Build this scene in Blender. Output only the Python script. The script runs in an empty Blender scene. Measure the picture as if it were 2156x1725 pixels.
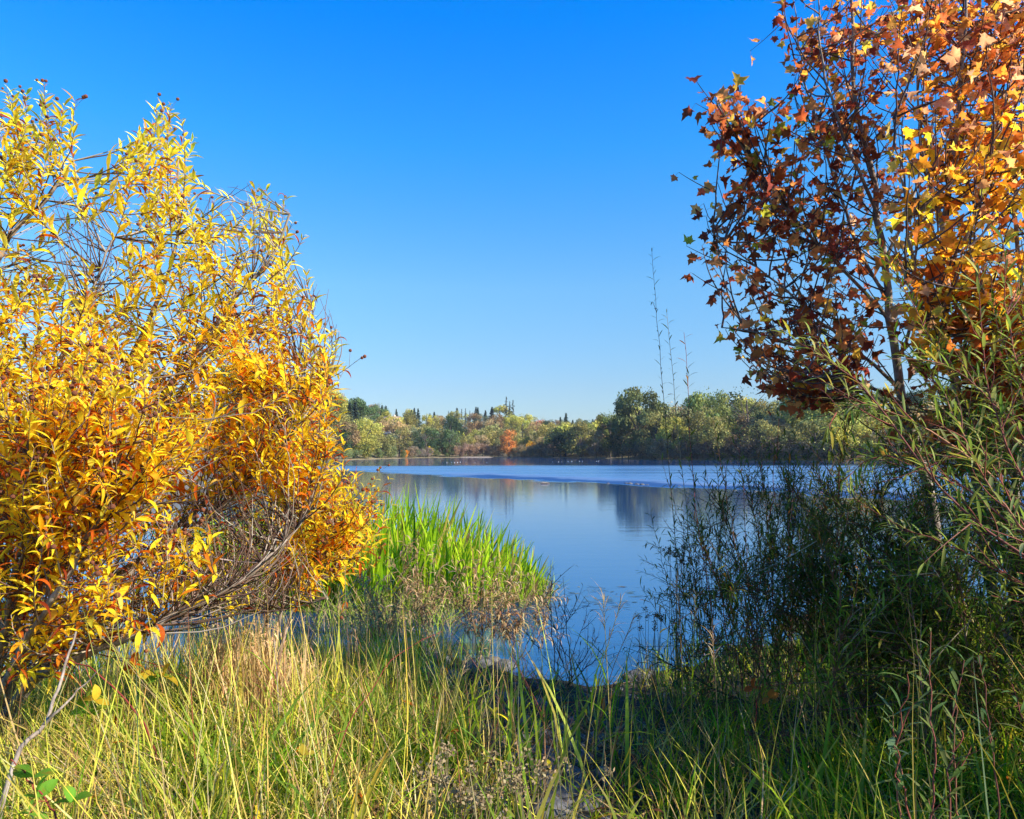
import bpy, math, random
import numpy as np
from mathutils import Vector
sc = bpy.context.scene
R = math.radians
# ------------------------------------------------------------------ camera
F, CX, CY, HOR, EYE = 1617.0, 1078.0, 862.5, 949.0, 2.2
HAZE = 0.00012
PITCH = math.atan((HOR - CY) / F)
cam = bpy.data.cameras.new('camera'); cam.lens = 27; cam.sensor_width = 36; cam.clip_end = 6000; cam.clip_start = 0.05
co = bpy.data.objects.new('camera', cam); sc.collection.objects.link(co)
co.location = (0, 0, EYE); co.rotation_euler = (math.pi / 2 + PITCH, 0, 0); sc.camera = co
# ------------------------------------------------------------------ sun and sky
SUN_AZ, SUN_EL = 113.0, 33.0          # azimuth clockwise from the view direction
sd = Vector((math.sin(R(SUN_AZ)) * math.cos(R(SUN_EL)), math.cos(R(SUN_AZ)) * math.cos(R(SUN_EL)), math.sin(R(SUN_EL))))
sl = bpy.data.lights.new('sun', 'SUN'); sl.energy = 5.0; sl.angle = R(0.5); sl.color = (1.0, 0.93, 0.82)
so = bpy.data.objects.new('sun', sl); sc.collection.objects.link(so); so.rotation_euler = sd.to_track_quat('Z', 'Y').to_euler()
w = bpy.data.worlds.new('World'); sc.world = w; w.use_nodes = True
nt = w.node_tree; nt.nodes.clear()
sky = nt.nodes.new('ShaderNodeTexSky'); sky.sky_type = 'NISHITA'; sky.sun_disc = False
sky.sun_elevation = R(SUN_EL); sky.sun_rotation = R(SUN_AZ); sky.air_density = 1.0; sky.dust_density = 0.4; sky.ozone_density = 2.0
geo = nt.nodes.new('ShaderNodeTexCoord'); sep = nt.nodes.new('ShaderNodeSeparateXYZ'); nt.links.new(geo.outputs['Generated'], sep.inputs[0])
rp = nt.nodes.new('ShaderNodeValToRGB'); nt.links.new(sep.outputs[2], rp.inputs[0])
SKYR = [(0.0, (0.3695, 0.4416, 0.5588)), (0.08, (0.3695, 0.4732, 0.6083)), (0.208, (0.3515, 0.6219, 0.7841)), (0.372, (0.1036, 0.6624, 1.0878)), (0.5, (0.0, 0.6129, 1.3519)), (1.0, (0.0, 0.5408, 1.2618))]
el = rp.color_ramp.elements
el[0].position = SKYR[0][0]; el[0].color = (*SKYR[0][1], 1); el[1].position = 1; el[1].color = (*SKYR[-1][1], 1)
for p, c in SKYR[1:-1]:
    e = el.new(p); e.color = (*c, 1)
mul = nt.nodes.new('ShaderNodeMix'); mul.data_type = 'RGBA'; mul.blend_type = 'MULTIPLY'; mul.inputs[0].default_value = 1
nt.links.new(sky.outputs[0], mul.inputs[6]); nt.links.new(rp.outputs[0], mul.inputs[7])
bg = nt.nodes.new('ShaderNodeBackground'); bg.inputs[1].default_value = 0.13; nt.links.new(mul.outputs[2], bg.inputs[0])
wo = nt.nodes.new('ShaderNodeOutputWorld'); nt.links.new(bg.outputs[0], wo.inputs[0])
sc.view_settings.view_transform = 'Standard'; sc.view_settings.look = 'None'; sc.view_settings.exposure = 1.0; sc.view_settings.gamma = 1
cy = sc.cycles; cy.max_bounces = 7; cy.diffuse_bounces = 3; cy.glossy_bounces = 3; cy.transmission_bounces = 4; cy.volume_bounces = 0
cy.caustics_reflective = False; cy.caustics_refractive = False; cy.use_denoising = True; cy.sample_clamp_indirect = 6
cy.use_adaptive_sampling = True; cy.adaptive_threshold = 0.015
rng = np.random.default_rng(7)
U = rng.uniform
def nrm(a): return a / np.maximum(np.linalg.norm(a, axis=-1, keepdims=True), 1e-9)
def V(*a): return np.array(a, float)
def sstep(a, b, x):
    t = np.clip((np.asarray(x, float) - a) / (b - a), 0, 1); return t * t * (3 - 2 * t)
def at(X, Y, d):                      # a point on the sight line of a place in the photo (2156 x 1725), d metres ahead
    u, v = (np.asarray(X, float) - CX) / F, (CY - np.asarray(Y, float)) / F
    dy = math.cos(PITCH) - v * math.sin(PITCH); dz = v * math.cos(PITCH) + math.sin(PITCH)
    return np.stack([u / dy * d, np.broadcast_to(d, np.shape(u / dy)) * 1.0, EYE + dz / dy * d], -1)
# ------------------------------------------------------------------ scene helpers
COL = sc.collection
def tag(o, label=None, cat=None, group=None, kind=None):
    for k, v in (('label', label), ('category', cat), ('group', group), ('kind', kind)):
        if v: o[k] = v
    return o
def empty(name, loc, label, cat, group=None):
    o = bpy.data.objects.new(name, None); COL.objects.link(o); o.location = tuple(float(a) for a in loc); o.empty_display_size = 0.1
    return tag(o, label, cat, group)
class MB:
    def __init__(s): s.v = []; s.f = []; s.c = []; s.n = 0
    def add(s, v, faces, c):          # v (n,3); faces list of int arrays (m,k); c (3,) or (n,3)
        v = np.asarray(v, float).reshape(-1, 3); c = np.broadcast_to(np.asarray(c, float), v.shape)
        for f in faces: s.f.append(np.asarray(f, int) + s.n)
        s.v.append(v); s.c.append(c); s.n += len(v); return s
    def mesh(s, name, mat, org=(0, 0, 0), smooth=True):
        me = bpy.data.meshes.new(name)
        v = np.concatenate(s.v) - np.asarray(org, float); c = np.concatenate(s.c)
        li = np.concatenate([f.ravel() for f in s.f]); cnt = np.concatenate([np.full(len(f), f.shape[1]) for f in s.f])
        st = np.concatenate([[0], np.cumsum(cnt)[:-1]])
        me.vertices.add(len(v)); me.vertices.foreach_set('co', v.ravel().astype(np.float32))
        me.loops.add(len(li)); me.loops.foreach_set('vertex_index', li.astype(np.int32))
        me.polygons.add(len(cnt)); me.polygons.foreach_set('loop_start', st.astype(np.int32))
        if smooth: me.polygons.foreach_set('use_smooth', np.ones(len(cnt), bool))
        a = me.attributes.new('tint', 'FLOAT_COLOR', 'POINT'); a.data.foreach_set('color', np.c_[c, np.ones(len(c))].ravel().astype(np.float32))
        me.update(calc_edges=True); me.validate(); me.materials.append(mat); return me
    def build(s, name, mat, parent=None, org=None, smooth=True):
        o0 = (0, 0, 0) if org is None and parent is None else (parent.location if parent is not None and org is None else org)
        if parent is not None and parent.parent is not None: o0 = parent.parent.location
        o = bpy.data.objects.new(name, s.mesh(name, mat, tuple(o0), smooth)); COL.objects.link(o)
        if parent is not None: o.parent = parent
        elif org is not None: o.location = tuple(float(a) for a in org)
        return o
def grid_faces(n, r, k):              # n strips of r rows by k columns
    b = np.arange(n)[:, None, None] * (r * k) + np.arange(r - 1)[None, :, None] * k + np.arange(k - 1)[None, None, :]
    return np.stack([b, b + 1, b + k + 1, b + k], -1).reshape(-1, 4)
def blades(mb, base, d, L, W, curl, prof, col, nor=None, fold=0.0, cols=3, tipcol=None, tipamt=None, tipstart=.6):
    # leaf or grass strips: base (N,3), d (N,3), curl bends towards nor (gravity when None)
    N = len(base); Rr = len(prof); t = np.linspace(0, 1, Rr)
    d = nrm(d); L = np.broadcast_to(L, N); W = np.broadcast_to(W, N); k = np.broadcast_to(curl, N) + 1e-4
    if nor is None: nor = np.broadcast_to(V(0, 0, -1), (N, 3)) + U(-.35, .35, (N, 3))
    nor = nrm(nor - d * (nor * d).sum(-1, keepdims=True)); side = np.cross(d, nor)
    th = k[:, None] * t
    sx = (np.sin(th) / k[:, None]) * L[:, None]; sz = ((1 - np.cos(th)) / k[:, None]) * L[:, None]
    ctr = base[:, None] + sx[..., None] * d[:, None] + sz[..., None] * nor[:, None]
    nn = -np.sin(th)[..., None] * d[:, None] + np.cos(th)[..., None] * nor[:, None]
    hw = (W[:, None] * prof[None] * .5)[..., None]
    fo = np.broadcast_to(fold, N)[:, None, None]
    e1 = side[:, None] * hw * np.cos(fo) - nn * hw * np.sin(fo); e2 = -side[:, None] * hw * np.cos(fo) - nn * hw * np.sin(fo)
    P = np.stack([ctr + e1, ctr, ctr + e2], 2) if cols == 3 else np.stack([ctr + e1, ctr + e2], 2)
    c = np.broadcast_to(np.asarray(col, float), (N, 3))[:, None, None, :] * np.ones((1, Rr, cols, 1))
    if tipcol is not None:
        a = (sstep(tipstart, 1, t)[None] * np.broadcast_to(tipamt, N)[:, None])[:, :, None, None]
        c = c * (1 - a) + np.asarray(tipcol, float) * a
    mb.add(P.reshape(-1, 3), [grid_faces(N, Rr, cols)], c.reshape(-1, 3))
def tubes(mb, P, rad, sides=5, col=(.2, .15, .1)):   # P (N,M,3), rad (N,M)
    P = np.asarray(P, float); P = P[None] if P.ndim == 2 else P; N, M, _ = P.shape
    rad = np.broadcast_to(rad, (N, M))
    T = nrm(np.gradient(P, axis=1)); ref = np.where(np.abs(T[..., :1]) > .8, V(0, 1, 0), V(1, 0, 0))
    a = nrm(np.cross(T, ref)); b = np.cross(T, a)
    an = np.arange(sides) / sides * 2 * math.pi
    ring = P[:, :, None] + rad[:, :, None, None] * (np.cos(an)[:, None] * a[:, :, None] + np.sin(an)[:, None] * b[:, :, None])
    base = np.arange(N)[:, None, None] * (M * sides) + np.arange(M - 1)[None, :, None] * sides
    i = np.arange(sides)[None, None]; j = (i + 1) % sides
    f = np.stack([base + i, base + j, base + sides + j, base + sides + i], -1).reshape(-1, 4)
    cc = np.broadcast_to(np.asarray(col, float), (N, 3))[:, None, None, :] * np.ones((1, M, sides, 1))
    mb.add(ring.reshape(-1, 3), [f], cc.reshape(-1, 3))
def spline(pts, M=12, jit=0.0):       # Catmull-Rom through a few points
    p = np.asarray(pts, float); p = np.vstack([2 * p[0] - p[1], p, 2 * p[-1] - p[-2]]); n = len(p) - 3
    out = []
    for s in np.linspace(0, n, M):
        i = min(int(s), n - 1); t = s - i; a, b, c, d = p[i:i + 4]
        out.append(.5 * (2 * b + (c - a) * t + (2 * a - 5 * b + 4 * c - d) * t * t + (3 * b - a - 3 * c + d) * t ** 3))
    out = np.array(out)
    if jit: out[1:-1] += rng.normal(0, jit, (M - 2, 3))
    return out
def bez(A, C, B, M):                  # (N,3) each
    t = np.linspace(0, 1, M)[None, :, None]
    return A[:, None] * (1 - t) ** 2 + 2 * C[:, None] * t * (1 - t) + B[:, None] * t * t
def inpoly(poly, n):                  # random points inside a polygon
    p = np.asarray(poly, float); lo, hi = p.min(0), p.max(0); out = []
    while len(out) < n:
        q = U(lo, hi); x, y = q; ins = False; j = len(p) - 1
        for i in range(len(p)):
            if (p[i, 1] > y) != (p[j, 1] > y) and x < (p[j, 0] - p[i, 0]) * (y - p[i, 1]) / (p[j, 1] - p[i, 1]) + p[i, 0]: ins = not ins
            j = i
        if ins: out.append(q)
    return np.array(out)
def pick(pal, n, jit=.12):            # pal: list of (weight, (r,g,b))
    wts = np.array([a for a, _ in pal], float); cs = np.array([b for _, b in pal], float)
    c = cs[rng.choice(len(cs), n, p=wts / wts.sum())]
    return np.clip(c * (1 + rng.normal(0, jit, (n, 1))) * (1 + rng.normal(0, jit * .4, (n, 3))), .003, .95)
_ico = {}
def ico(s):
    if s not in _ico:
        import bmesh
        bm = bmesh.new(); bmesh.ops.create_icosphere(bm, subdivisions=s, radius=1)
        _ico[s] = (np.array([v.co[:] for v in bm.verts]), np.array([[v.index for v in f.verts] for f in bm.faces])); bm.free()
    return _ico[s]
# ------------------------------------------------------------------ materials
def newmat(name):
    m = bpy.data.materials.new(name); m.use_nodes = True; t = m.node_tree; t.nodes.clear()
    return m, t, t.nodes.new('ShaderNodeOutputMaterial')
def leaf_mat(name, trans=.4, rough=.55, spec=.25, obj_col=False, gain=1.25, spots=None):
    m, t, o = newmat(name); N, K = t.nodes, t.links
    a = N.new('ShaderNodeAttribute'); a.attribute_name = 'tint'; src = a.outputs['Color']
    if obj_col:
        oi = N.new('ShaderNodeObjectInfo'); mx = N.new('ShaderNodeMix'); mx.data_type = 'RGBA'; mx.blend_type = 'MULTIPLY'; mx.inputs[0].default_value = 1
        K.new(src, mx.inputs[6]); K.new(oi.outputs['Color'], mx.inputs[7]); src = mx.outputs[2]
    if spots:
        tc = N.new('ShaderNodeTexCoord'); n = N.new('ShaderNodeTexNoise'); n.inputs['Scale'].default_value = 38; n.inputs['Detail'].default_value = 5; K.new(tc.outputs['Object'], n.inputs[0])
        mr_ = N.new('ShaderNodeMapRange'); mr_.interpolation_type = 'SMOOTHSTEP'; mr_.inputs[1].default_value = .56; mr_.inputs[2].default_value = .68; mr_.inputs[4].default_value = .5; K.new(n.outputs[0], mr_.inputs[0])
        mx = N.new('ShaderNodeMix'); mx.data_type = 'RGBA'; K.new(mr_.outputs[0], mx.inputs[0]); K.new(src, mx.inputs[6]); mx.inputs[7].default_value = (*spots, 1); src = mx.outputs[2]
    p = N.new('ShaderNodeBsdfPrincipled'); K.new(src, p.inputs['Base Color']); p.inputs['Roughness'].default_value = rough; p.inputs['Specular IOR Level'].default_value = spec
    if trans > 0:
        g = N.new('ShaderNodeMix'); g.data_type = 'RGBA'; g.blend_type = 'MULTIPLY'; g.inputs[0].default_value = 1; K.new(src, g.inputs[6]); g.inputs[7].default_value = (gain, gain, gain * .8, 1)
        tr = N.new('ShaderNodeBsdfTranslucent'); K.new(g.outputs[2], tr.inputs[0])
        mx = N.new('ShaderNodeMixShader'); mx.inputs[0].default_value = trans; K.new(p.outputs[0], mx.inputs[1]); K.new(tr.outputs[0], mx.inputs[2]); K.new(mx.outputs[0], o.inputs[0])
    else: K.new(p.outputs[0], o.inputs[0])
    return m
def noise_mat(name, cols, scale=8, rough=.85, bump=.4, stretch=(1, 1, 1), bdist=.01, detail=8, tint=False):
    m, t, o = newmat(name); N, K = t.nodes, t.links
    tc = N.new('ShaderNodeTexCoord'); mp = N.new('ShaderNodeMapping'); mp.inputs['Scale'].default_value = stretch; K.new(tc.outputs['Object'], mp.inputs[0])
    n = N.new('ShaderNodeTexNoise'); n.inputs['Scale'].default_value = scale; n.inputs['Detail'].default_value = detail; n.inputs['Roughness'].default_value = .65; K.new(mp.outputs[0], n.inputs[0])
    r = N.new('ShaderNodeValToRGB'); K.new(n.outputs[0], r.inputs[0]); e = r.color_ramp.elements
    ps = np.linspace(.3, .7, len(cols)); e[0].position = ps[0]; e[0].color = (*cols[0], 1); e[1].position = ps[-1]; e[1].color = (*cols[-1], 1)
    for p_, c_ in zip(ps[1:-1], cols[1:-1]): e.new(p_).color = (*c_, 1)
    src = r.outputs[0]
    if tint:
        a = N.new('ShaderNodeAttribute'); a.attribute_name = 'tint'; mx = N.new('ShaderNodeMix'); mx.data_type = 'RGBA'; mx.blend_type = 'MULTIPLY'; mx.inputs[0].default_value = 1
        K.new(src, mx.inputs[6]); K.new(a.outputs['Color'], mx.inputs[7]); src = mx.outputs[2]
    p = N.new('ShaderNodeBsdfPrincipled'); K.new(src, p.inputs['Base Color']); p.inputs['Roughness'].default_value = rough; p.inputs['Specular IOR Level'].default_value = .25
    b = N.new('ShaderNodeBump'); b.inputs['Strength'].default_value = bump; b.inputs['Distance'].default_value = bdist; K.new(n.outputs[0], b.inputs['Height']); K.new(b.outputs[0], p.inputs['Normal'])
    K.new(p.outputs[0], o.inputs[0]); return m
M_LEAF = leaf_mat('autumn leaf', .5, .6, .08, gain=1.85, spots=(.34, .11, .02))
M_WILLOW = leaf_mat('willow leaf', .42, .65, .06, gain=1.4)
M_GRASS = leaf_mat('grass blade', .45, .7, .05, gain=1.5)
M_DRY = leaf_mat('dry stalk', .2, .8, .1)
M_TWIG = leaf_mat('twig bark', 0, .75, .2)
M_CROWN = leaf_mat('far foliage', .3, .8, .1, obj_col=True, gain=1.0)
M_BARK = noise_mat('grey brown bark', [(.10, .07, .05), (.26, .2, .15), (.42, .35, .28)], 30, .9, .8, (1, 1, .25), .01)
M_PALEBARK = noise_mat('mottled pale bark', [(.09, .06, .045), (.22, .17, .13), (.42, .37, .3)], 14, .8, .4, (1, 1, .6), .005)
M_FARBARK = noise_mat('far bark', [(.06, .045, .035), (.13, .1, .08)], 3, .9)
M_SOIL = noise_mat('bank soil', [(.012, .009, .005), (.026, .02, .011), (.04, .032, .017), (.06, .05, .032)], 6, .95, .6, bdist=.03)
M_HILL = noise_mat('dry hillside', [(.08, .07, .03), (.15, .12, .055), (.24, .185, .095), (.09, .10, .04)], .12, .95, .3, bdist=.3)
M_STONE = noise_mat('river stone', [(.05, .047, .047), (.11, .105, .10), (.2, .185, .17)], 5, .75, .3, bdist=.01)
M_SAND = noise_mat('sand', [(.24, .19, .14), (.36, .29, .22)], 2, .95)
# ------------------------------------------------------------------ setting
def spit(x, y): return np.exp(-(((x + 2.3) / 2.8) ** 2 + ((y - 11.9) / 1.35) ** 2) ** 2)
SX = [-60, -6, -3, -1.8, -.9, 0, .8, 1.6, 2.4, 4, 6, 60]
SY = [7.5, 7.5, 7.7, 8.2, 8.4, 7.9, 7.5, 7.7, 8.6, 10.5, 11.5, 13]
def gz(x, y):                         # near bank, water at z = 0
    x = np.asarray(x, float); y = np.asarray(y, float)
    s = np.interp(x, SX, SY) - y
    z = np.where(s > 0, .62 * sstep(0, 5.2, s) + .02 * np.minimum(s, 1), np.maximum(s * .22, -1.6))
    z = np.maximum(z, -1.6 + 1.78 * spit(x, y))
    neck = np.exp(-((x + 1.6) / .7) ** 2) * sstep(11.6, 10, y) * sstep(7, 8.5, y)
    z = np.maximum(z, -1.0 + 1.0 * neck)
    return z + .03 * np.sin(x * 2.3 + 1.2 * np.sin(y * 1.7)) * np.sin(y * 2.9 + x)+ .015 * np.sin(x * 7.1) * np.sin(y * 6.3)
def sheet(name, xs, ys, zf, mat, label, cat):
    X, Y = np.meshgrid(xs, ys); Z = zf(X, Y); mb = MB(); mb.add(np.stack([X, Y, Z], -1), [grid_faces(1, len(ys), len(xs))], (1, 1, 1))
    return tag(mb.build(name, mat), label, cat, kind='structure')
xs = np.r_[-60, -40, -25, np.arange(-15, 15.01, .12), 25, 40, 60]; ys = np.r_[-40, -20, -10, np.arange(-4, 16.01, .12), 20, 40]
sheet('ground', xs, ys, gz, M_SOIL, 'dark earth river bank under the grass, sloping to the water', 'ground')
# water
m, t, o = newmat('river water'); N, K = t.nodes, t.links
def math_(op, a, b=None, c=None):
    n = N.new('ShaderNodeMath'); n.operation = op
    for i, q in enumerate((a, b, c)):
        if q is None: continue
        if isinstance(q, (int, float)): n.inputs[i].default_value = q
        else: K.new(q, n.inputs[i])
    return n.outputs[0]
def mr(v, a, b, lo=0.0, hi=1.0):
    n = N.new('ShaderNodeMapRange'); n.interpolation_type = 'SMOOTHSTEP'; K.new(v, n.inputs[0])
    for i, q in enumerate((a, b, lo, hi)): n.inputs[i + 1].default_value = q
    return n.outputs[0]
tc = N.new('ShaderNodeTexCoord'); sp = N.new('ShaderNodeSeparateXYZ'); K.new(tc.outputs['Object'], sp.inputs[0]); x, y = sp.outputs[0], sp.outputs[1]
def noise(scale, sx, sy, detail=3):
    mp = N.new('ShaderNodeMapping'); mp.inputs['Scale'].default_value = (sx, sy, 1); K.new(tc.outputs['Object'], mp.inputs[0])
    n = N.new('ShaderNodeTexNoise'); n.inputs['Scale'].default_value = scale; n.inputs['Detail'].default_value = detail; K.new(mp.outputs[0], n.inputs[0]); return n.outputs[0]
edge = math_('MULTIPLY', math_('ADD', math_('SUBTRACT', y, 66.0), math_('MULTIPLY', math_('ADD', x, 5.0), 1.35)), .6)
edge = math_('ADD', edge, math_('MULTIPLY', math_('SUBTRACT', noise(.30, 1, .5, 5), .5), 9.0))
dark = math_('MULTIPLY', math_('MULTIPLY', mr(edge, 0, 1.2), mr(edge, 2, 10, 1, 0)), mr(x, -9, -1))
far_y = math_('ADD', y, math_('MULTIPLY', math_('SUBTRACT', noise(.06, .5, 1), .5), 30.0))
mid = math_('MULTIPLY', mr(edge, -1.5, 3), mr(far_y, 105, 122, 1, 0))
h1 = math_('MULTIPLY', noise(1.6, .35, 1.0, 4), math_('ADD', .0036, math_('ADD', math_('MULTIPLY', mid, .008), math_('MULTIPLY', dark, .10))))
h2 = math_('MULTIPLY', noise(7.0, .45, 1.0, 3), math_('ADD', .0009, math_('ADD', math_('MULTIPLY', mid, .006), math_('MULTIPLY', dark, .05))))
bp = N.new('ShaderNodeBump'); bp.inputs['Strength'].default_value = 1; bp.inputs['Distance'].default_value = 1.0; K.new(math_('ADD', h1, h2), bp.inputs['Height'])
p = N.new('ShaderNodeBsdfPrincipled'); p.inputs['Base Color'].default_value = (.003, .045, .15, 1); K.new(math_('ADD', .065, math_('ADD', math_('MULTIPLY', math_('MULTIPLY', mid, math_('MULTIPLY', mr(noise(.35, .07, 1.0, 5), .3, .7, .5, 1.3), 1.0)), .25), math_('MULTIPLY', dark, .42))), p.inputs['Roughness']); K.new(math_('SUBTRACT', math_('ADD', 2.8, math_('MULTIPLY', math_('MAXIMUM', math_('SUBTRACT', mid, math_('MULTIPLY', dark, 1.2)), 0.0), 5.0)), math_('MULTIPLY', dark, 1.3)), p.inputs['IOR'])
p.inputs['Specular Tint'].default_value = (.86, 1, 1, 1); K.new(bp.outputs[0], p.inputs['Normal']); K.new(p.outputs[0], o.inputs[0]); M_WATER = m
wm = MB(); xs = np.linspace(-1500, 1500, 21); ys = np.r_[-60, 0, 20, 60, 120, 200, 320]
X, Y = np.meshgrid(xs, ys); wm.add(np.stack([X, Y, X * 0], -1), [grid_faces(1, len(ys), len(xs))], (1, 1, 1))
tag(wm.build('water', M_WATER), 'calm blue river with a rippled dark band across it', 'water', kind='structure')
# far bank
DX = [-2500, -500, 400, 700, 760, 900, 1000, 1100, 1250, 1300, 1400, 1700, 2156, 2700, 4600]; DD = [110, 150, 160, 175, 190, 240, 255, 250, 225, 200, 180, 165, 150, 140, 110]
HX = [-2500, 300, 560, 680, 750, 850, 1000, 1100, 1200, 1260, 1350, 1500, 1700, 2000, 4600]; HH = [20, 20, 17, 13, 12, 12, 12, 10, 8, 6, 5, 5, 7, 8, 10]
def shore(X): return np.interp(X, DX, DD)
def hz(X, s): return np.where(s < 0, s * .25, .12 + np.interp(X, HX, HH) * sstep(0, 95, s) + .5 * np.sin(X * .05 + s * .11) * sstep(3, 25, s))
def far(X, s):
    d = shore(X) + s; return V((X - CX) / F * d, d, float(hz(X, s)))
Xs = np.linspace(-2500, 4600, 190); Ss = np.r_[-6, -2, 0, 1.5, 4, 8, 14, 22, 32, 45, 60, 80, 110, 160, 260, 500, 900]
XX, S2 = np.meshgrid(Xs, Ss); Dm = shore(XX) + S2; hm = MB()
hm.add(np.stack([(XX - CX) / F * Dm, Dm, hz(XX, S2)], -1), [grid_faces(1, len(Ss), len(Xs))], (1, 1, 1))
tag(hm.build('hills', M_HILL), 'low dry hillside rising from the far shore under the trees', 'hills', kind='structure')
m, t, o = newmat('haze air'); pv = t.nodes.new('ShaderNodeVolumePrincipled'); pv.inputs['Color'].default_value = (.72, .84, 1, 1); pv.inputs['Density'].default_value = HAZE; pv.inputs['Anisotropy'].default_value = 0.0
t.links.new(pv.outputs[0], o.inputs['Volume']); hb = MB(); q = np.array([(x, y, z) for z in (-3.2, 60) for y in (-120, 1500) for x in (-2700, 2700)], float)
hb.add(q, [[[0, 2, 3, 1], [4, 5, 7, 6], [0, 1, 5, 4], [2, 6, 7, 3], [0, 4, 6, 2], [1, 3, 7, 5]]], (1, 1, 1)); tag(hb.build('haze', m, smooth=False), 'thin pale air softening the far trees', 'haze', kind='stuff')
# ------------------------------------------------------------------ far trees
def quads(mb, c, nor, size, col, asp=1.0):
    n = len(c); nor = nrm(nor); a = nrm(np.cross(nor, U(-1, 1, (n, 3)))); b = np.cross(nor, a); s = np.broadcast_to(size, n)[:, None]
    P = np.stack([c + a * s * asp, c + b * s * .6, c - a * s * asp, c - b * s * .6], 1)
    f = np.arange(n * 4).reshape(n, 4); mb.add(P.reshape(-1, 3), [f], np.repeat(col, 4, 0))
def crown_round(npuff, per, rx, z0, z1, size, pr=(.11, .19), gap=0.0, flat=.8):
    mb = MB(); hh = (z1 - z0) / 2; zc = (z0 + z1) / 2
    for i in range(npuff):
        q = nrm(rng.normal(0, 1, 3)) * U(.45, 1) ** .5; pc = V(q[0] * rx, q[1] * rx, zc + q[2] * hh * (.88 if q[2] > 0 else .8)); r = U(*pr)
        n = int(per * U(.6, 1.3)); d = nrm(rng.normal(0, 1, (n, 3))); rr = U(.55, 1.08, (n, 1)) * r
        P = pc + d * rr * V(1, 1, flat); g = U(.7, 1.35) ; hue = rng.normal(0, .07)
        c = g * (1 + rng.normal(0, .22, (n, 1))) * V(1 + hue, 1, 1 - hue); quads(mb, P, d + rng.normal(0, .7, (n, 3)), size * U(.5, 1.25, n), np.clip(c, .15, 2.2))
    # ragged sprigs at the outline
    n = npuff * 10; d = nrm(rng.normal(0, 1, (n, 3))); P = V(0, 0, zc) + d * V(rx, rx, hh) * U(.8, 1.06, (n, 1)); quads(mb, P, rng.normal(0, 1, (n, 3)), size * U(.4, .9, n), np.clip(1 + rng.normal(0, .25, (n, 1)) * np.ones(3), .3, 2))
    return mb.mesh('crown', M_CROWN)
def crown_conifer(levels, per, rx, size, droop, z0=.03):
    mb = MB()
    for i in range(levels):
        f = i / (levels - 1); z = z0 + (1 - z0) * f; r = rx * (1 - f) ** .85 * U(.75, 1.15) + .006; k = max(3, int(per * (1 - f * .6)))
        a = U(0, 2 * math.pi, k)[:, None]; t = np.linspace(.15, 1, 6)[None]
        rr = r * t * U(.6, 1.15, (k, 1)); P = np.stack([np.cos(a) * rr, np.sin(a) * rr, z - droop * rr + U(-.01, .01, (k, 6))], -1).reshape(-1, 3)
        n = len(P); quads(mb, P, V(0, 0, 1) + rng.normal(0, .45, (n, 3)), size * U(.6, 1.2, n), np.clip(U(.65, 1.3) * (1 + rng.normal(0, .2, (n, 1))) * np.ones(3), .2, 2))
    return mb.mesh('crown', M_CROWN)
def trunk_mesh(h, r, limbs=0):
    mb = MB(); tubes(mb, spline([V(0, 0, -.06), V(.01, .005, h * .5), V(-.01, .01, h)], 6), np.linspace(r, r * .4, 6)[None], 6, (1, 1, 1))
    for i in range(limbs):
        a = U(0, 6.28); z = h * U(.35, .8); tubes(mb, spline([V(0, 0, z), V(math.cos(a) * .12, math.sin(a) * .12, z + .14), V(math.cos(a) * .26, math.sin(a) * .26, z + U(.2, .38))], 5), np.linspace(r * .5, r * .15, 5)[None], 4, (1, 1, 1))
    return mb.mesh('trunk', M_FARBARK)
PROTO = {
 'oak': [(crown_round(28, 150, .42, .04, .97, .026, flat=.85), trunk_mesh(.6, .028, 5)) for _ in range(5)],
 'tall': [(crown_round(26, 130, .29, .04, .99, .024, (.08, .14), flat=1.1), trunk_mesh(.75, .022, 4)) for _ in range(4)],
 'loose': [(crown_round(22, 100, .38, .08, .97, .02, (.07, .13)), trunk_mesh(.75, .022, 7)) for _ in range(3)],
 'bush': [(crown_round(24, 170, .62, .05, .95, .03, (.14, .24), flat=1.0), trunk_mesh(.5, .025, 6)) for _ in range(4)],
 'conifer': [(crown_conifer(34, 15, .24, .034, .35), trunk_mesh(.97, .016)) for _ in range(4)],
 'thin': [(crown_conifer(24, 8, .16, .024, .15), trunk_mesh(.99, .014)) for _ in range(3)],
 'big': [(crown_round(46, 190, .42, .05, .98, .02, (.07, .15), flat=.8), trunk_mesh(.65, .03, 8)) for _ in range(2)]}
def far_tree(name, kind, X, s, h, col, label, cat='tree', group='trees on the far bank', wide=1.0, v=None):
    cm, tm = PROTO[kind][rng.integers(len(PROTO[kind])) if v is None else v]
    loc = far(X, s); e = empty(name, loc, label, cat, group); e.rotation_euler = (0, 0, U(0, 6.28)); e.scale = (h * wide * U(.9, 1.1), h * wide * U(.9, 1.1), h)
    for nm, me in (('crown', cm), ('trunk', tm)):
        c = bpy.data.objects.new(nm, me); COL.objects.link(c); c.parent = e
        c.color = (*[float(min(q * 1.3, .8)) for q in col], 1)
    return e
SKX = [300, 560, 620, 680, 750, 810, 870, 920, 960, 1000, 1050, 1120, 1200, 1262, 1300, 1350, 1390, 1430, 1480, 1560, 1600, 1700, 1760, 1900, 2300]
SKY_ = [690, 722, 758, 796, 834, 852, 858, 870, 862, 866, 856, 868, 880, 880, 864, 836, 848, 836, 814, 808, 828, 782, 764, 758, 770]
def skyline(X): return np.interp(X, SKX, SKY_) - 3
KINDS = {  # colour, plain words
 'olive': (.23, .205, .06), 'green': (.085, .125, .04), 'dark green': (.04, .065, .026), 'tan': (.33, .235, .11), 'yellow green': (.34, .31, .06), 'grey green': (.14, .155, .085), 'brown': (.2, .135, .065)}
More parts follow.
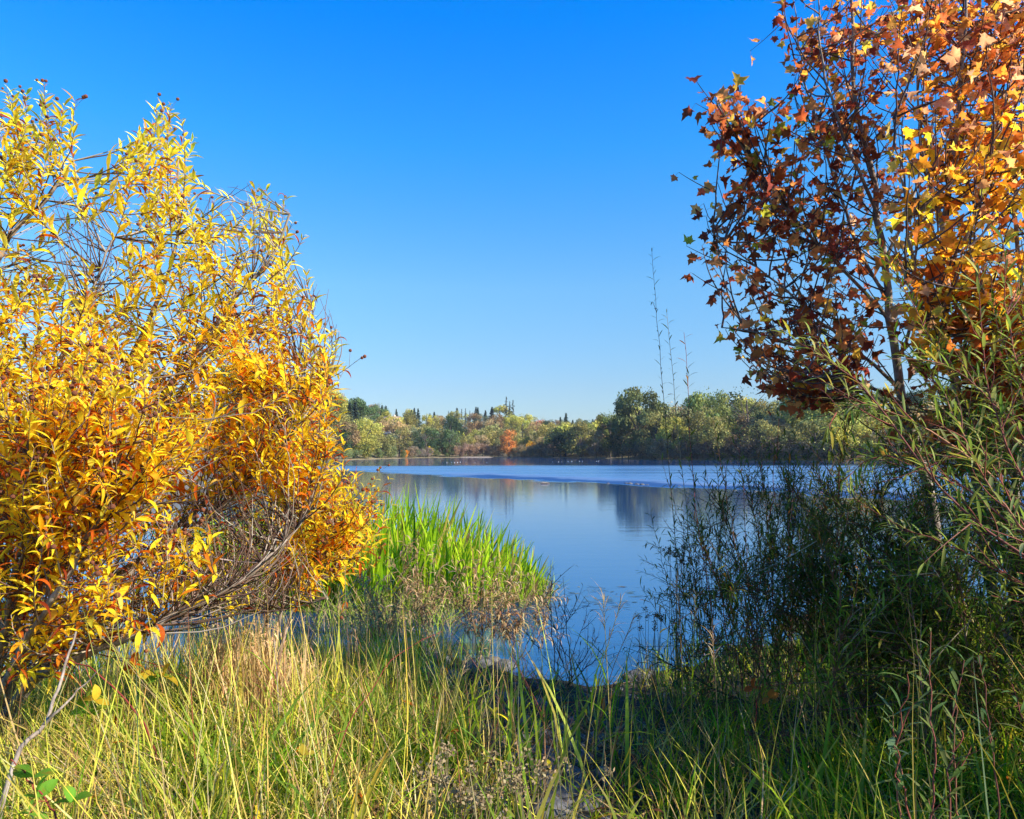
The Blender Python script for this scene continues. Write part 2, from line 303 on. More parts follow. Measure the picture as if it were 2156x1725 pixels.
def zone(X): return 'left far hillside' if X < 760 else 'middle of the far hillside' if X < 1262 else 'right far bank'
rows = [(3, 52), (13, 56), (26, 54), (42, 54), (62, 56), (88, 62), (118, 66)]
for ri, (s, step) in enumerate(rows):
    X = 420 + U(0, 40)
    while X < 2330:
        X += step * U(.65, 1.2) * (1.35 if X > 1650 or X < 620 else 1) * (190 / shore(X)) ** .5
        if 948 < X < 1130 and s < 12: continue
        base = far(X, s); top = (HOR - skyline(X) - U(0, 10)) / F * base[1] + EYE - base[2]
        if top < 4: continue
        h = min(top, U(6.5, 11) if X < 1262 else U(8, 13)); 
        if ri >= 4: h = min(top, max(h, top * U(.8, 1.0)), 15)
        kind = rng.choice(['oak', 'oak', 'tall', 'loose', 'oak'])
        wl = dict(left=[.3, .2, .06, .22, .08, .04, .1], mid=[.25, .16, .08, .13, .12, .2, .06], right=[.42, .14, .06, .16, .14, .04, .06])['left' if X < 760 else 'mid' if X < 1262 else 'right']
        cn = rng.choice(list(KINDS), p=np.array(wl) / sum(wl)); col = np.array(KINDS[cn]) * U(.8, 1.25)
        row = ('at the water\'s edge', 'low on the slope', 'partway up the slope', 'partway up the slope', 'high on the slope', 'on the skyline', 'on the skyline')[ri]
        form = {'oak': 'rounded', 'tall': 'tall narrow', 'loose': 'loose airy'}[kind]
        far_tree('broadleaf_tree', kind, X, s + U(-4, 4) * (ri > 0), h, col, f'{form} {cn} tree {row}, {zone(X)}', group=f'{form} {cn} trees of the {zone(X)} {row}')
# singled-out trees: (name, kind, X, s, Ytop, colour, wide, label)
special = [
 ('sycamore_tree', 'tall', 1072, 1, 902, (.40, .17, .045), 1.2, 'bright orange autumn tree standing at the far shore among tan bushes'),
 ('sycamore_tree', 'oak', 1118, 7, 925, (.55, .27, .02), .8, 'small golden yellow tree just right of the orange tree on the far shore'),
 ('oak_tree', 'big', 1348, 6, 808, (.085, .095, .03), .8, 'tallest dark green oak at the left end of the right far bank'),
 ('oak_tree', 'big', 1285, 4, 862, (.10, .12, .03), .75, 'yellowish green tree leaning against the tallest oak'),
 ('oak_tree', 'oak', 1310, 2, 898, (.035, .055, .02), 1.0, 'low dark oak over the shaded water at the foot of the tallest oak'),
 ('willow_tree', 'big', 1488, 16, 812, (.17, .19, .05), .85, 'pale green feathery tree behind the right far bank'),
 ('oak_tree', 'loose', 1575, 20, 804, (.05, .065, .025), 1.0, 'open-crowned dark oak with sky between its limbs on the right bank'),
 ('oak_tree', 'oak', 1436, 10, 850, (.12, .11, .04), 1.1, 'rounded olive oak just right of the tallest oak'),
 ('walnut_tree', 'oak', 1190, 12, 893, (.30, .29, .05), 1.3, 'broad lime yellow tree left of the house on the far slope'),
 ('walnut_tree', 'oak', 1112, 75, 884, (.38, .40, .04), 1.0, 'lime green round tree on the ridge above the orange tree'),
 ('cottonwood_tree', 'oak', 832, 60, 872, (.36, .31, .05), 1.0, 'yellow tree on the ridge beside the white roof'),
 ('cottonwood_tree', 'oak', 812, 62, 880, (.30, .28, .05), .9, 'smaller yellow green tree left of the yellow ridge tree'),
 ('cottonwood_tree', 'tall', 838, 30, 893, (.36, .28, .06), 1.3, 'pale yellow tree just below the white roof on the slope'),
 ('maple_tree', 'tall', 1138, 85, 882, (.42, .13, .06), 1.0, 'rusty red tree on the ridge right of the lime green one'),
 ('maple_tree', 'oak', 1228, 90, 890, (.36, .03, .04), 1.0, 'crimson tree on the skyline left of the far house'),
 ('maple_tree', 'oak', 1252, 95, 889, (.34, .04, .05), .8, 'small crimson tree behind the far house roof'),
 ('maple_tree', 'bush', 1144, 60, 908, (.30, .02, .02), 1.0, 'deep red shrub below the rusty tree on the ridge'),
 ('maple_tree', 'bush', 943, 6, 938, (.26, .03, .03), .8, 'small red tree near the water left of the tan bushes'),
 ('cottonwood_tree', 'oak', 905, 6, 940, (.45, .36, .02), .9, 'bright yellow round tree near the far water on the left slope'),
 ('sycamore_tree', 'bush', 852, 3, 948, (.5, .2, .02), .8, 'low orange bush at the far waterline on the left'),
 ('cottonwood_tree', 'tall', 968, 30, 905, (.33, .33, .05), 1.1, 'tall yellow green tree halfway up the middle slope'),
 ('oak_tree', 'oak', 726, 12, 905, (.025, .055, .02), 1.0, 'deep green tree on the left far hillside'),
 ('oak_tree', 'big', 640, 26, 800, (.13, .11, .05), 1.1, 'large olive brown oak on the left headland, half behind yellow leaves'),
 ('oak_tree', 'oak', 1745, 14, 765, (.20, .21, .05), 1.0, 'pale yellow green oak above the right bank behind the russet leaves')]
for n, k, X, s, Yt, c, wd, lb in special:
    b = far(X, s); h = (HOR - Yt) / F * b[1] + EYE - b[2]; far_tree(n, k, X, s, max(h, 2.5), tuple(q * 1.25 for q in c), lb, wide=wd, group=None)
con = [(736, 40, 850, 'conifer'), (747, 42, 848, 'conifer'), (804, 95, 854, 'conifer'), (812, 97, 855, 'conifer'), (834, 95, 862, 'conifer'), (872, 90, 860, 'conifer'), (880, 92, 861, 'conifer'), (866, 96, 864, 'conifer'), (898, 120, 874, 'thin'), (905, 122, 871, 'conifer'), (914, 120, 868, 'conifer'), (929, 118, 876, 'conifer'), (944, 120, 866, 'thin'), (951, 118, 867, 'conifer'), (962, 112, 860, 'conifer'), (972, 118, 862, 'thin'), (980, 118, 861, 'thin'), (989, 118, 866, 'thin'), (1002, 112, 858, 'conifer'), (1006, 113, 859, 'conifer'), (1022, 112, 865, 'conifer'), (1036, 110, 858, 'conifer'), (1052, 108, 860, 'thin'), (1066, 104, 837, 'thin'), (1073, 106, 846, 'thin'), (1080, 104, 844, 'thin'), (1180, 118, 879, 'conifer'), (1192, 116, 871, 'conifer'), (1206, 150, 885, 'conifer'), (1215, 155, 887, 'conifer'), (1236, 158, 886, 'conifer'), (1248, 158, 884, 'conifer'), (1258, 160, 885, 'conifer')]
for i, (X, s, Yt, k) in enumerate(con):
    b = far(X, s); h = (HOR - Yt) / F * b[1] + EYE - b[2]
    wd = 1.25 if k == 'conifer' else 1.0
    if i in (14, 18, 19): wd = 1.15
    lb = 'full dark blue green conifer on the far skyline' if k == 'conifer' else 'thin sparse conifer spire on the far skyline'
    if X == 1066: lb = 'tallest thin conifer spire on the far skyline'
    if X == 1080: lb = 'second tallest bare conifer spire just right of the tallest one'
    if X < 760: lb = 'dark conifer pair standing on the left far hillside'
    far_tree('conifer_tree', k, X, s, h, tuple(np.array((.06, .085, .065)) * U(.75, 1.3)), lb, group=None if X in (1066, 1080) else ('paired conifers of the left hillside' if X < 760 else ('full conifers along the far skyline' if k == 'conifer' else 'thin conifers along the far skyline')), wide=wd)
tanb = [(952, 1, 935, .27, .17, .10), (968, 1.5, 930, .25, .16, .11), (984, 1, 934, .28, .18, .12), (1000, 2, 931, .26, .17, .11), (1016, 1.5, 933, .28, .18, .11), (1036, 2.5, 936, .28, .16, .08), (1050, 1.5, 936, .3, .18, .08), (1090, 1, 940, .25, .19, .08), (1104, 1.5, 935, .27, .19, .10), (1122, 2, 938, .25, .18, .08), (1140, 3, 930, .14, .11, .06), (1165, 4, 922, .22, .16, .10), (1240, 6, 918, .25, .17, .11), (1255, 2, 930, .2, .14, .09), (900, 1, 940, .25, .18, .14), (886, 1.5, 943, .2, .16, .12), (868, 1, 938, .26, .19, .12), (1395, 1.5, 920, .24, .18, .1), (1372, 1, 925, .3, .22, .1), (1500, 1, 925, .12, .085, .06), (1545, 1, 918, .10, .075, .05), (1590, 1, 920, .11, .08, .055), (1640, 1.2, 915, .10, .07, .05), (1460, 1, 930, .11, .08, .05)]
tanb += [(float(X), U(.6, 2.5), U(922, 938), *(np.array((.10, .085, .055)) * U(.7, 1.4))) for X in np.arange(1275, 2300, 26)] + [(float(X), U(.6, 2.5), U(938, 948), *(np.array((.15, .17, .06)) * U(.7, 1.4))) for X in np.arange(560, 950, 24)]
for X, s, Yt, r_, g_, b_ in tanb:
    bb = far(X, s); h = (HOR - Yt) / F * bb[1] + EYE - bb[2]
    z = 'left slope shore' if X < 940 else 'middle shore around the orange tree' if X < 1150 else 'shore below the far house' if X < 1300 else 'right bank waterline'
    far_tree('shore_bush', 'bush', X, s, max(h, 1.8), (r_, g_, b_), f'twiggy tan bush on the {z}', 'bush', f'tan bushes on the {z}', wide=U(.75, 1.0))
# sand bar, houses, birds, riffle stones
sb = MB(); a = np.linspace(0, 2 * math.pi, 24, endpoint=False); c0 = far(1000, -3)
ring = np.stack([c0[0] + np.cos(a) * 6.5, c0[1] + np.sin(a) * 3, a * 0 - .05], -1); top = np.stack([c0[0] + np.cos(a) * 4.5, c0[1] + np.sin(a) * 1.6, a * 0 + .22], -1)
i = np.arange(24); j = (i + 1) % 24; sb.add(np.vstack([ring, top]), [np.stack([i, j, j + 24, i + 24], -1), (i + 24)[None]], (1, 1, 1))
tag(sb.build('beach', M_SAND), 'pale sand bar at the far shore', 'beach', kind='structure')
M_WALL = noise_mat('house wall', [(.5, .42, .33), (.62, .54, .44)], 1, .9, .1); M_ROOFP = noise_mat('pale roof', [(.42, .4, .37), (.52, .5, .47)], 1, .8, .1); M_ROOFB = noise_mat('brown roof', [(.25, .16, .13), (.34, .24, .2)], 1, .85, .1); M_GLASS = noise_mat('window glass', [(.02, .025, .03), (.04, .045, .05)], 1, .1, 0)
def box(mb, c, s):
    c, s = np.asarray(c, float), np.asarray(s, float) / 2; q = np.array([(x, y, z) for z in (-1, 1) for y in (-1, 1) for x in (-1, 1)], float) * s + c
    mb.add(q, [[[0, 2, 3, 1], [4, 5, 7, 6], [0, 1, 5, 4], [2, 6, 7, 3], [0, 4, 6, 2], [1, 3, 7, 5]]], (1, 1, 1)); return mb
def house(X, s, wd, dp, hh, rh, roofm, label, lift):
    b = far(X, s) + V(0, 0, lift); e = empty('house', b, label, 'house')
    wl = box(MB(), b + V(0, 0, hh / 2 - .8), (wd, dp, hh + 1.6)); wo_ = wl.build('wall', M_WALL, e, smooth=False)
    rf = MB(); x, y = wd / 2 + .5, dp / 2 + .5; z = hh
    pts = np.array([(-x, -y, z), (x, -y, z), (x, y, z), (-x, y, z), (-x, 0, z + rh), (x, 0, z + rh), (-x, -y, z - .2), (x, -y, z - .2), (x, y, z - .2), (-x, y, z - .2)]) + b
    rf.add(pts, [[[0, 1, 5, 4], [2, 3, 4, 5], [6, 7, 1, 0], [8, 9, 3, 2], [9, 8, 7, 6]], [[0, 4, 3], [1, 2, 5]]], (1, 1, 1)); r_ = rf.build('roof', roofm, e, smooth=False)
    ch = box(MB(), b + V(wd * .2, .3, hh + rh * .9), (.8, .8, 1.6)); ch.build('chimney', M_WALL, r_, smooth=False)
    for k in (-.3, 0, .3): box(MB(), b + V(wd * k, -dp / 2 - .02, hh * .55), (1.3, .06, 1.2)).build('window', M_GLASS, e, smooth=False)
house(797, 40, 6.5, 6, 2.4, .9, M_ROOFP, 'pale flat-roofed house among trees on the left far slope', .3)
house(1242, 45, 11, 8, 3.0, 2.4, M_ROOFB, 'tan house with brown gabled roof and chimney on the far slope', 1.8)
house(822, 75, 7, 6, 2.8, 1.6, M_ROOFB, 'low brown house beneath the yellow ridge trees', .2)
M_GULL = leaf_mat('feathers', 0, .7, .2)
def bird_mesh():
    mb = MB(); v, f = ico(2)
    b = v * V(.24, .12, .11) + V(0, 0, .07); b[:, 2] += np.maximum(v[:, 0] - .5, 0) * .12; b[:, 1] *= 1 - .5 * np.maximum(v[:, 0], 0)
    mb.add(b, [f], np.where(v[:, 2:3] > .45, V(.5, .52, .55), V(.8, .8, .78)))
    mb.add(v * V(.065, .055, .06) + V(-.23, 0, .22), [f], (.85, .85, .83)); tubes(mb, [V(-.17, 0, .11), V(-.2, 0, .17), V(-.23, 0, .22)], np.array([[.06, .05, .045]]), 6, (.85, .85, .83))
    tubes(mb, [V(-.28, 0, .215), V(-.34, 0, .205)], np.array([[.018, .004]]), 5, (.6, .4, .05)); return mb.mesh('gull', M_GULL)
BM = bird_mesh()
for X, Y in [(951, 974), (957, 974.3), (963, 974), (969, 973.6), (1000, 974), (1164, 973), (1176, 972.6), (1183, 972.4), (1196, 972), (1204, 972), (1220, 971.8), (1226, 971.6), (1256, 971.3), (1260, 971.3), (1025, 974), (941, 974.5)]:
    d = EYE * F / (Y - HOR); o = bpy.data.objects.new('gull', BM); COL.objects.link(o); o.location = tuple(at(X, Y, d)); o.location[2] = 0.0; o.rotation_euler = (0, 0, U(0, 6.28)); o.scale = (.36,) * 3
    tag(o, 'tiny white waterbird floating in the row off the far shore', 'bird', 'white birds floating off the far shore')
def stone_mesh(k):
    mb = MB(); v, f = ico(3); ph = U(0, 6, (4, 3)); d = sum(.09 / (q + 1) * np.sin(v @ (ph[q] * (1 + .6 * q)) + q) for q in range(4))[:, None]
    mb.add(v * (1 + d) * V(1, U(.7, .9), U(.45, .62)), [f], (1, 1, 1)); return mb.mesh('stone', M_STONE)
STM = [stone_mesh(k) for k in range(6)]
def stone(p, r, label, group):
    o = bpy.data.objects.new('stone', STM[rng.integers(6)]); COL.objects.link(o); o.location = tuple(float(q) for q in p); o.scale = (r, r, r); o.rotation_euler = (U(-.2, .2), U(-.2, .2), U(0, 6.28))
    return tag(o, label, 'stone', group)
for X, Y, r in [(1318, 1018, .28), (1326, 1019, .35), (1340, 1020, .3), (1352, 1021, .3), (1362, 1021, .22), (1430, 1024, .2), (1545, 1033, .25), (1620, 1038, .3), (1690, 1042, .3), (1280, 1018, .2), (1590, 1035, .22)]:
    d = EYE * F / (Y - HOR); stone(at(X, Y, d) * V(1, 1, 0) - V(0, 0, r * .12), r * .7, 'wet stone breaking the surface along the dark rippled band', 'stones along the ripple band')
lg = MB(); p0 = at(1138, 1018, 51.0); p0[2] = .03; tubes(lg, spline([p0, p0 + V(.25, .03, .02), p0 + V(.6, .0, .0)], 7), np.array([[.03, .06, .07, .07, .06, .05, .02]]), 7, (1, 1, 1))
tag(lg.build('driftwood_log', M_BARK), 'short brown driftwood log lying in the rippled band', 'log')
# ------------------------------------------------------------------ foreground plants
LEAFP = np.array([.12, .62, .95, 1.0, .8, .45, .03])
GRASSP = np.array([.8, 1.0, .9, .65, .05])
WILP = np.array([.15, .8, 1.0, .75, .05])
def along(P, t):                      # P (M,3), t (k,) -> points, tangents
    M = len(P); s = np.clip(t, 0, 1) * (M - 1); i = np.minimum(s.astype(int), M - 2); f = (s - i)[:, None]
    return P[i] * (1 - f) + P[i + 1] * f, nrm(P[i + 1] - P[i])
def frame(T):
    ref = np.where(np.abs(T[:, 2:3]) > .9, V(1, 0, 0), V(0, 0, 1)); a = nrm(np.cross(T, ref)); return a, np.cross(T, a)
def shoots(tips, nodes, tang, want=.55, M=9, up=.8, spread=.2, top=5):
    D = np.linalg.norm(tips[:, None] - nodes[None], axis=-1)
    cost = (D - want) ** 2 + np.maximum(nodes[None, :, 2] - tips[:, None, 2] + .15, 0) * 4
    o = np.argpartition(cost, top, axis=1)[:, :top]; s = o[np.arange(len(tips)), rng.integers(0, top, len(tips))]
    A = nodes[s]; L = np.linalg.norm(tips - A, axis=-1, keepdims=True)
    endd = nrm(nrm(tips - A) * (1 - up) + V(0, 0, up) + rng.normal(0, spread, tips.shape)); C = tips - endd * L * .5 + tang[s] * L * .08
    P = bez(A, C, tips, M); P[:, 1:-1] += rng.normal(0, .006, (len(tips), M - 2, 3)) * np.minimum(L[:, None], 1); return P, L[:, 0]
def nodes_of(lines, skip=.2):
    n = np.concatenate([l[int(len(l) * skip):] for l in lines]); t = np.concatenate([nrm(np.gradient(l, axis=0))[int(len(l) * skip):] for l in lines]); return n, t
# ---- yellow buttonbush
BUSHPAL_T = [(6, (.86, .68, .04)), (1.8, (.58, .55, .06)), (1.5, (.80, .48, .03)), (1.1, (.46, .10, .012)), (.7, (.78, .64, .10)), (.6, (.80, .34, .015))]
BUSHPAL_L = [(7, (.88, .66, .03)), (1.2, (.82, .42, .018)), (1, (.55, .48, .04)), (1.5, (.52, .11, .012)), (1.0, (.26, .04, .01)), (.5, (.80, .60, .10)), (1.2, (.66, .2, .012))]
def bush_leaves(mb, P, start, sp, Lr, rngtop, yt, yb, br=0):
    B, D, S, C, T = [], [], [], [], []
    for p in P:
        ln = np.linalg.norm(np.diff(p, axis=0), axis=1).sum(); k = max(3, int(ln * (1 - start) / sp)); t = np.linspace(start, 1, k); q, tg = along(p, t)
        a, b = frame(tg); ph = U(0, 6.28) + np.arange(k) * 1.57
        for off in (0, 3.14):
            keep = U(0, 1, k) < .85
            r = np.cos(ph + off)[:, None] * a + np.sin(ph + off)[:, None] * b
            d = nrm(tg * U(.5, 1.3, (k, 1)) + r + V(0, 0, .3)); B.append(q[keep]); D.append(d[keep]); S.append((Lr * U(.45, 1.25, k) * (1 - .45 * (t - start) / (1 - start)))[keep])
    B = np.concatenate(B); D = np.concatenate(D); S = np.concatenate(S); n = len(B)
    f = sstep(yb, yt, B[:, 2] + rng.normal(0, .25, n)); C = np.where((U(0, 1, n) < f)[:, None], pick(BUSHPAL_T, n), pick(BUSHPAL_L, n))
    dry = C[:, 1] < .15; curl = U(.05, 1.25, n) + dry * U(.3, 1.5, n); wd = S * U(.18, .30, n) * np.where(dry, .75, 1)
    blades(mb, B, D, S, wd, curl, LEAFP, C, fold=U(.15, .7, n) + dry * .3, tipcol=(.22, .045, .01), tipamt=(U(0, 1, n) < .5) * U(.35, 1, n), tipstart=.45)
M_SEED = noise_mat('seed head', [(.10, .03, .015), (.26, .09, .04)], 120, .9, .6, tint=False)
def seed_mesh():
    mb = MB(); v, f = ico(2); mb.add(v * (1 + .12 * np.sin(v[:, :1] * 17) * np.sin(v[:, 1:2] * 19 + 1) * np.sin(v[:, 2:] * 18)), [f], (1, 1, 1)); return mb.mesh('seed_head', M_SEED)
SEEDM = seed_mesh()
TWC = [(2, (.19, .13, .09)), (1.5, (.13, .075, .05)), (1, (.36, .29, .22)), (1, (.08, .045, .032))]
def woody(name, label, cat, base, mains, rads, tipsets, group=None, bark=M_BARK, seeds=True, leafkw={}, bare=None, want=.55, twr=(.0045, .0015)):
    e = empty(name, base, label, cat, group)
    lines = []
    for pts, r in zip(mains, rads):
        l = spline(pts, 22, .006); lines.append(l); mb = MB(); k = np.linspace(0, 1, 22); tubes(mb, l, (r * (1 - .8 * k) * (1 + .12 * np.sin(k * 37 + r * 900)))[None], 7, (1, 1, 1)); mb.build('branch', bark, e)
    nodes, tang = nodes_of(lines); tw = MB(); lf = MB(); sd_pts = []
    for tips, kw in tipsets:
        kw = dict(kw); pl = kw.pop('plume', 0); P, L = shoots(tips, nodes, tang, want=.72 if pl else want, up=.84 if pl else .8, spread=.12 if pl else .2); tubes(tw, P, np.linspace(twr[0], twr[1], P.shape[1])[None], 4, pick(TWC, len(P)))
        bush_leaves(lf, P, **kw)
        # side shoots give the second order of branching
        q = P[U(0, 1, len(P)) < kw.get('br', .5)]
        if len(q):
            m_ = q.shape[1]; s0 = q[:, m_ // 3]; dr = nrm(q[:, -1] - q[:, 0]) + rng.normal(0, .55, (len(q), 3)) + V(0, 0, .2); tp = s0 + nrm(dr) * U(.18, .36, (len(q), 1)); P2 = bez(s0, (s0 + tp) / 2 - V(0, 0, .03), tp, 7)
            tubes(tw, P2, np.linspace(.003, .0012, 7)[None], 4, pick(TWC, len(P2))); bush_leaves(lf, P2, **{**kw, 'start': .35}); P = list(P) + list(P2)
        if seeds:
            for p in P:
                if U() < .62:
                    tip = p[-1]; dr = nrm(p[-1] - p[-2])
                    for _ in range(rng.integers(1, 4)):
                        s_ = tip - dr * U(0, .06); e_ = s_ + nrm(dr + rng.normal(0, .5, 3)) * U(.04, .1); tubes(tw, np.stack([s_, (s_ + e_) / 2 + V(0, 0, .004), e_]), np.array([[.0014, .0011, .001]]), 3, (.25, .16, .08)); sd_pts.append(e_)
    if bare is not None:
        P, L = shoots(bare, nodes, tang, want=want * .8, up=.45); tubes(tw, P, np.linspace(.0042, .0011, P.shape[1])[None], 4, pick(TWC, len(P)))
    tw.build('twigs', M_TWIG, e); lf.build('leaves', M_LEAF, e)
    sd_pts = np.array(sd_pts)
    if len(sd_pts):
        o_ = np.argsort(sd_pts[:, 1]); near = sd_pts[o_[:100]]; rest = sd_pts[o_[100:]]
        for q in near:
            s = bpy.data.objects.new('seed_head', SEEDM); COL.objects.link(s); s.parent = e; s.location = tuple(q - np.array(base)); r = U(.0085, .013); s.scale = (r, r, r)
        if len(rest):
            mb = MB(); v, f = ico(1)
            for q in rest: mb.add(v * U(.008, .012) + q, [f], (1, 1, 1))
            tag(mb.build('seed_heads', M_SEED, e), kind='stuff')
    return e
def W(*pts): return [at(*p) for p in pts]
base = at(-60, 1500, 4.3); base[2] = float(gz(base[0], base[1]))
b0 = base + V(0, 0, -.05)
mains = [[b0] + W(*l) for l in (
 [(60, 1440, 4.1), (210, 1370, 3.9), (350, 1305, 3.9), (480, 1240, 4.0), (590, 1150, 4.2), (660, 1080, 4.4)],
 [(30, 1400, 4.2), (130, 1290, 4.1), (300, 1190, 4.2), (450, 1080, 4.3), (580, 960, 4.4), (690, 800, 4.5)],
 [(60, 1380, 4.3), (200, 1240, 4.5), (350, 1130, 4.7), (500, 980, 4.8), (600, 850, 4.8), (650, 640, 4.8)],
 [(20, 1340, 4.2), (150, 1180, 4.3), (280, 1000, 4.4), (370, 800, 4.5), (470, 660, 4.5), (560, 560, 4.5), (610, 450, 4.5)],
 [(10, 1300, 4.3), (90, 1100, 4.4), (200, 900, 4.5), (300, 700, 4.6), (370, 520, 4.6), (375, 330, 4.6)],
 [(-20, 1250, 4.1), (30, 1000, 4.1), (110, 800, 4.2), (180, 640, 4.3), (240, 500, 4.3)],
 [(-60, 1250, 4.3), (-60, 900, 4.4), (-40, 650, 4.4), (20, 500, 4.4), (110, 410, 4.4), (150, 340, 4.4)],
 [(-80, 1250, 4.0), (-110, 900, 4.0), (-120, 600, 4.1), (-70, 350, 4.2), (-10, 260, 4.2)],
 [(40, 1380, 3.7), (120, 1250, 3.5), (200, 1100, 3.5), (260, 950, 3.5), (290, 800, 3.6)],
 [(0, 1380, 3.8), (20, 1250, 3.6), (60, 1080, 3.5), (90, 950, 3.5)],
 [(80, 1400, 4.6), (250, 1290, 5.0), (420, 1210, 5.2), (560, 1130, 5.3), (640, 1000, 5.3)],
 [(90, 1420, 4.5), (280, 1330, 4.6), (440, 1280, 4.7), (560, 1290, 4.8), (690, 1260, 4.8)])]
rads = [.028, .028, .026, .03, .028, .024, .028, .024, .02, .018, .022, .017]
def tipset(poly, n, d0, d1):
    q = inpoly(poly, n); return at(q[:, 0], q[:, 1], U(d0, d1, n))
kwT = dict(br=.5, start=.22, sp=.038, Lr=.125, rngtop=0, yt=3.3, yb=2.2)
kwP = dict(kwT, plume=1, br=.12, start=.3, sp=.032, Lr=.128)
sets = [
 (tipset([(-150, 150), (10, 165), (110, 185), (175, 215), (195, 270), (140, 290), (80, 310), (0, 380), (-150, 440)], 46, 3.9, 4.7), kwP),
 (tipset([(290, 235), (375, 205), (410, 290), (400, 420), (330, 430), (270, 360)], 26, 4.2, 4.9), kwP),
 (tipset([(190, 410), (260, 430), (420, 420), (480, 400), (560, 395), (630, 405), (650, 480), (670, 560), (560, 640), (380, 600), (230, 560)], 50, 4.1, 5.0), kwP),
 (tipset([(-120, 500), (60, 510), (130, 530), (180, 560), (300, 640), (300, 760), (-120, 760)], 92, 3.6, 4.8), kwP),
 (tipset([(300, 640), (560, 640), (690, 620), (710, 720), (715, 860), (640, 900), (420, 880), (300, 800)], 130, 4.0, 5.0), kwP),
 (tipset([(-100, 740), (300, 740), (420, 860), (430, 930), (310, 1040), (130, 1130), (-100, 1140)], 300, 3.2, 4.6), kwT),
 (tipset([(420, 860), (640, 880), (730, 870), (730, 940), (560, 950), (470, 960)], 44, 4.1, 4.9), kwT),
 (tipset([(430, 960), (600, 960), (640, 1120), (560, 1230), (400, 1250), (380, 1100)], 60, 4.4, 5.4), dict(kwT, br=.1, sp=.07, start=.45, Lr=.1)),
 (tipset([(-40, 1090), (330, 1040), (480, 1110), (420, 1220), (250, 1270), (100, 1350), (-40, 1370)], 120, 3.5, 4.9), dict(kwT, br=.2, sp=.06, start=.4)),
 (tipset([(-40, 1150), (200, 1150), (330, 1190), (220, 1300), (80, 1390), (-40, 1380)], 20, 3.3, 4.0), dict(kwT, Lr=.12))]
bare = np.vstack([tipset([(60, 330), (180, 380), (300, 560), (200, 620), (90, 520)], 60, 4.0, 4.8), tipset([(400, 400), (540, 380), (720, 720), (690, 600)], 55, 4.2, 5.0), tipset([(380, 1000), (600, 960), (660, 1200), (320, 1250), (80, 1380)], 560, 3.8, 5.3), tipset([(330, 620), (640, 560), (690, 900), (420, 950)], 120, 4.1, 5.0), tipset([(0, 800), (600, 700), (600, 950), (300, 1150), (0, 1300)], 160, 3.3, 4.8)])
woody('buttonbush', 'large yellow-leaved autumn bush with brown seed balls filling the left side', 'bush', base, mains, rads, sets, bare=bare)
base2 = at(560, 1330, 5.3); base2[2] = float(gz(base2[0], base2[1])); b0 = base2 + V(0, 0, -.05)
mains2 = [[b0] + W(*l) for l in ([(600, 1260, 5.3), (660, 1180, 5.2), (720, 1100, 5.2)], [(570, 1250, 5.2), (590, 1180, 5.1), (610, 1090, 5.1)], [(620, 1270, 5.4), (690, 1210, 5.5), (760, 1130, 5.5)])]
woody('buttonbush', 'smaller low bush of bright yellow leaves beside the green reeds', 'bush', base2, mains2, [.016, .014, .014],
      [(tipset([(540, 1110), (600, 1010), (690, 975), (770, 1010), (815, 1060), (790, 1130), (740, 1180), (660, 1210), (560, 1200)], 150, 4.8, 5.8), dict(start=.22, sp=.038, Lr=.115, rngtop=0, yt=3.3, yb=1.9))], want=.35)
# ---- sycamores
half = [(.06, .16), (-.05, .40), (.16, .36), (.24, .44), (.46, .64), (.50, .36), (.56, .25), (.70, .30), (.74, .17)]
OUT = np.array([(0, 0)] + half + [(1.02, 0)] + [(a, -b) for a, b in half[::-1]])
def syc_leaves(mb, B, D, Nn, S, C):
    n = len(B); o = np.vstack([[(.36, 0)], OUT]); k = len(o); D = nrm(D); Nn = nrm(Nn - D * (Nn * D).sum(-1, keepdims=True)); Sd = np.cross(D, Nn)
    x = o[None, :, 0] * S[:, None]; y = o[None, :, 1] * S[:, None] * U(.75, 1.1, (n, 1))
    z = (U(-1.5, 1.3, (n, 1)) * o[None, :, 1] ** 2 + U(-1.1, .7, (n, 1)) * (o[None, :, 0] - .3) ** 2 + U(-.35, .35, (n, 1)) * np.abs(o[None, :, 1]) + rng.normal(0, .065, (n, k))) * S[:, None]
    P = B[:, None] + x[..., None] * D[:, None] + y[..., None] * Sd[:, None] + z[..., None] * Nn[:, None]
    i = np.arange(1, k); j = np.r_[np.arange(2, k), 1]; tri = np.stack([i * 0, i, j], -1); f = (np.arange(n)[:, None, None] * k + tri[None]).reshape(-1, 3)
    c = C[:, None] * np.ones((1, k, 1)); c[:, 1:] *= U(.8, 1.08, (n, k - 1, 1)); mb.add(P.reshape(-1, 3), [f], np.clip(c, 0, 1).reshape(-1, 3))
RUSS = [(2.4, (.27, .05, .03)), (3, (.44, .11, .035)), (3, (.68, .28, .09)), (.5, (.36, .33, .04)), (1, (.72, .42, .06)), (1.2, (.18, .04, .016))]
GOLD = [(5, (.86, .52, .03)), (2, (.76, .32, .025)), (1.8, (.52, .15, .03)), (1.5, (.60, .30, .14)), (.8, (.50, .46, .05)), (1.2, (.8, .55, .12))]
ORNG = [(3, (.76, .32, .05)), (2, (.54, .15, .03)), (2, (.70, .38, .2)), (1, (.72, .42, .05)), (1.5, (.28, .07, .03))]
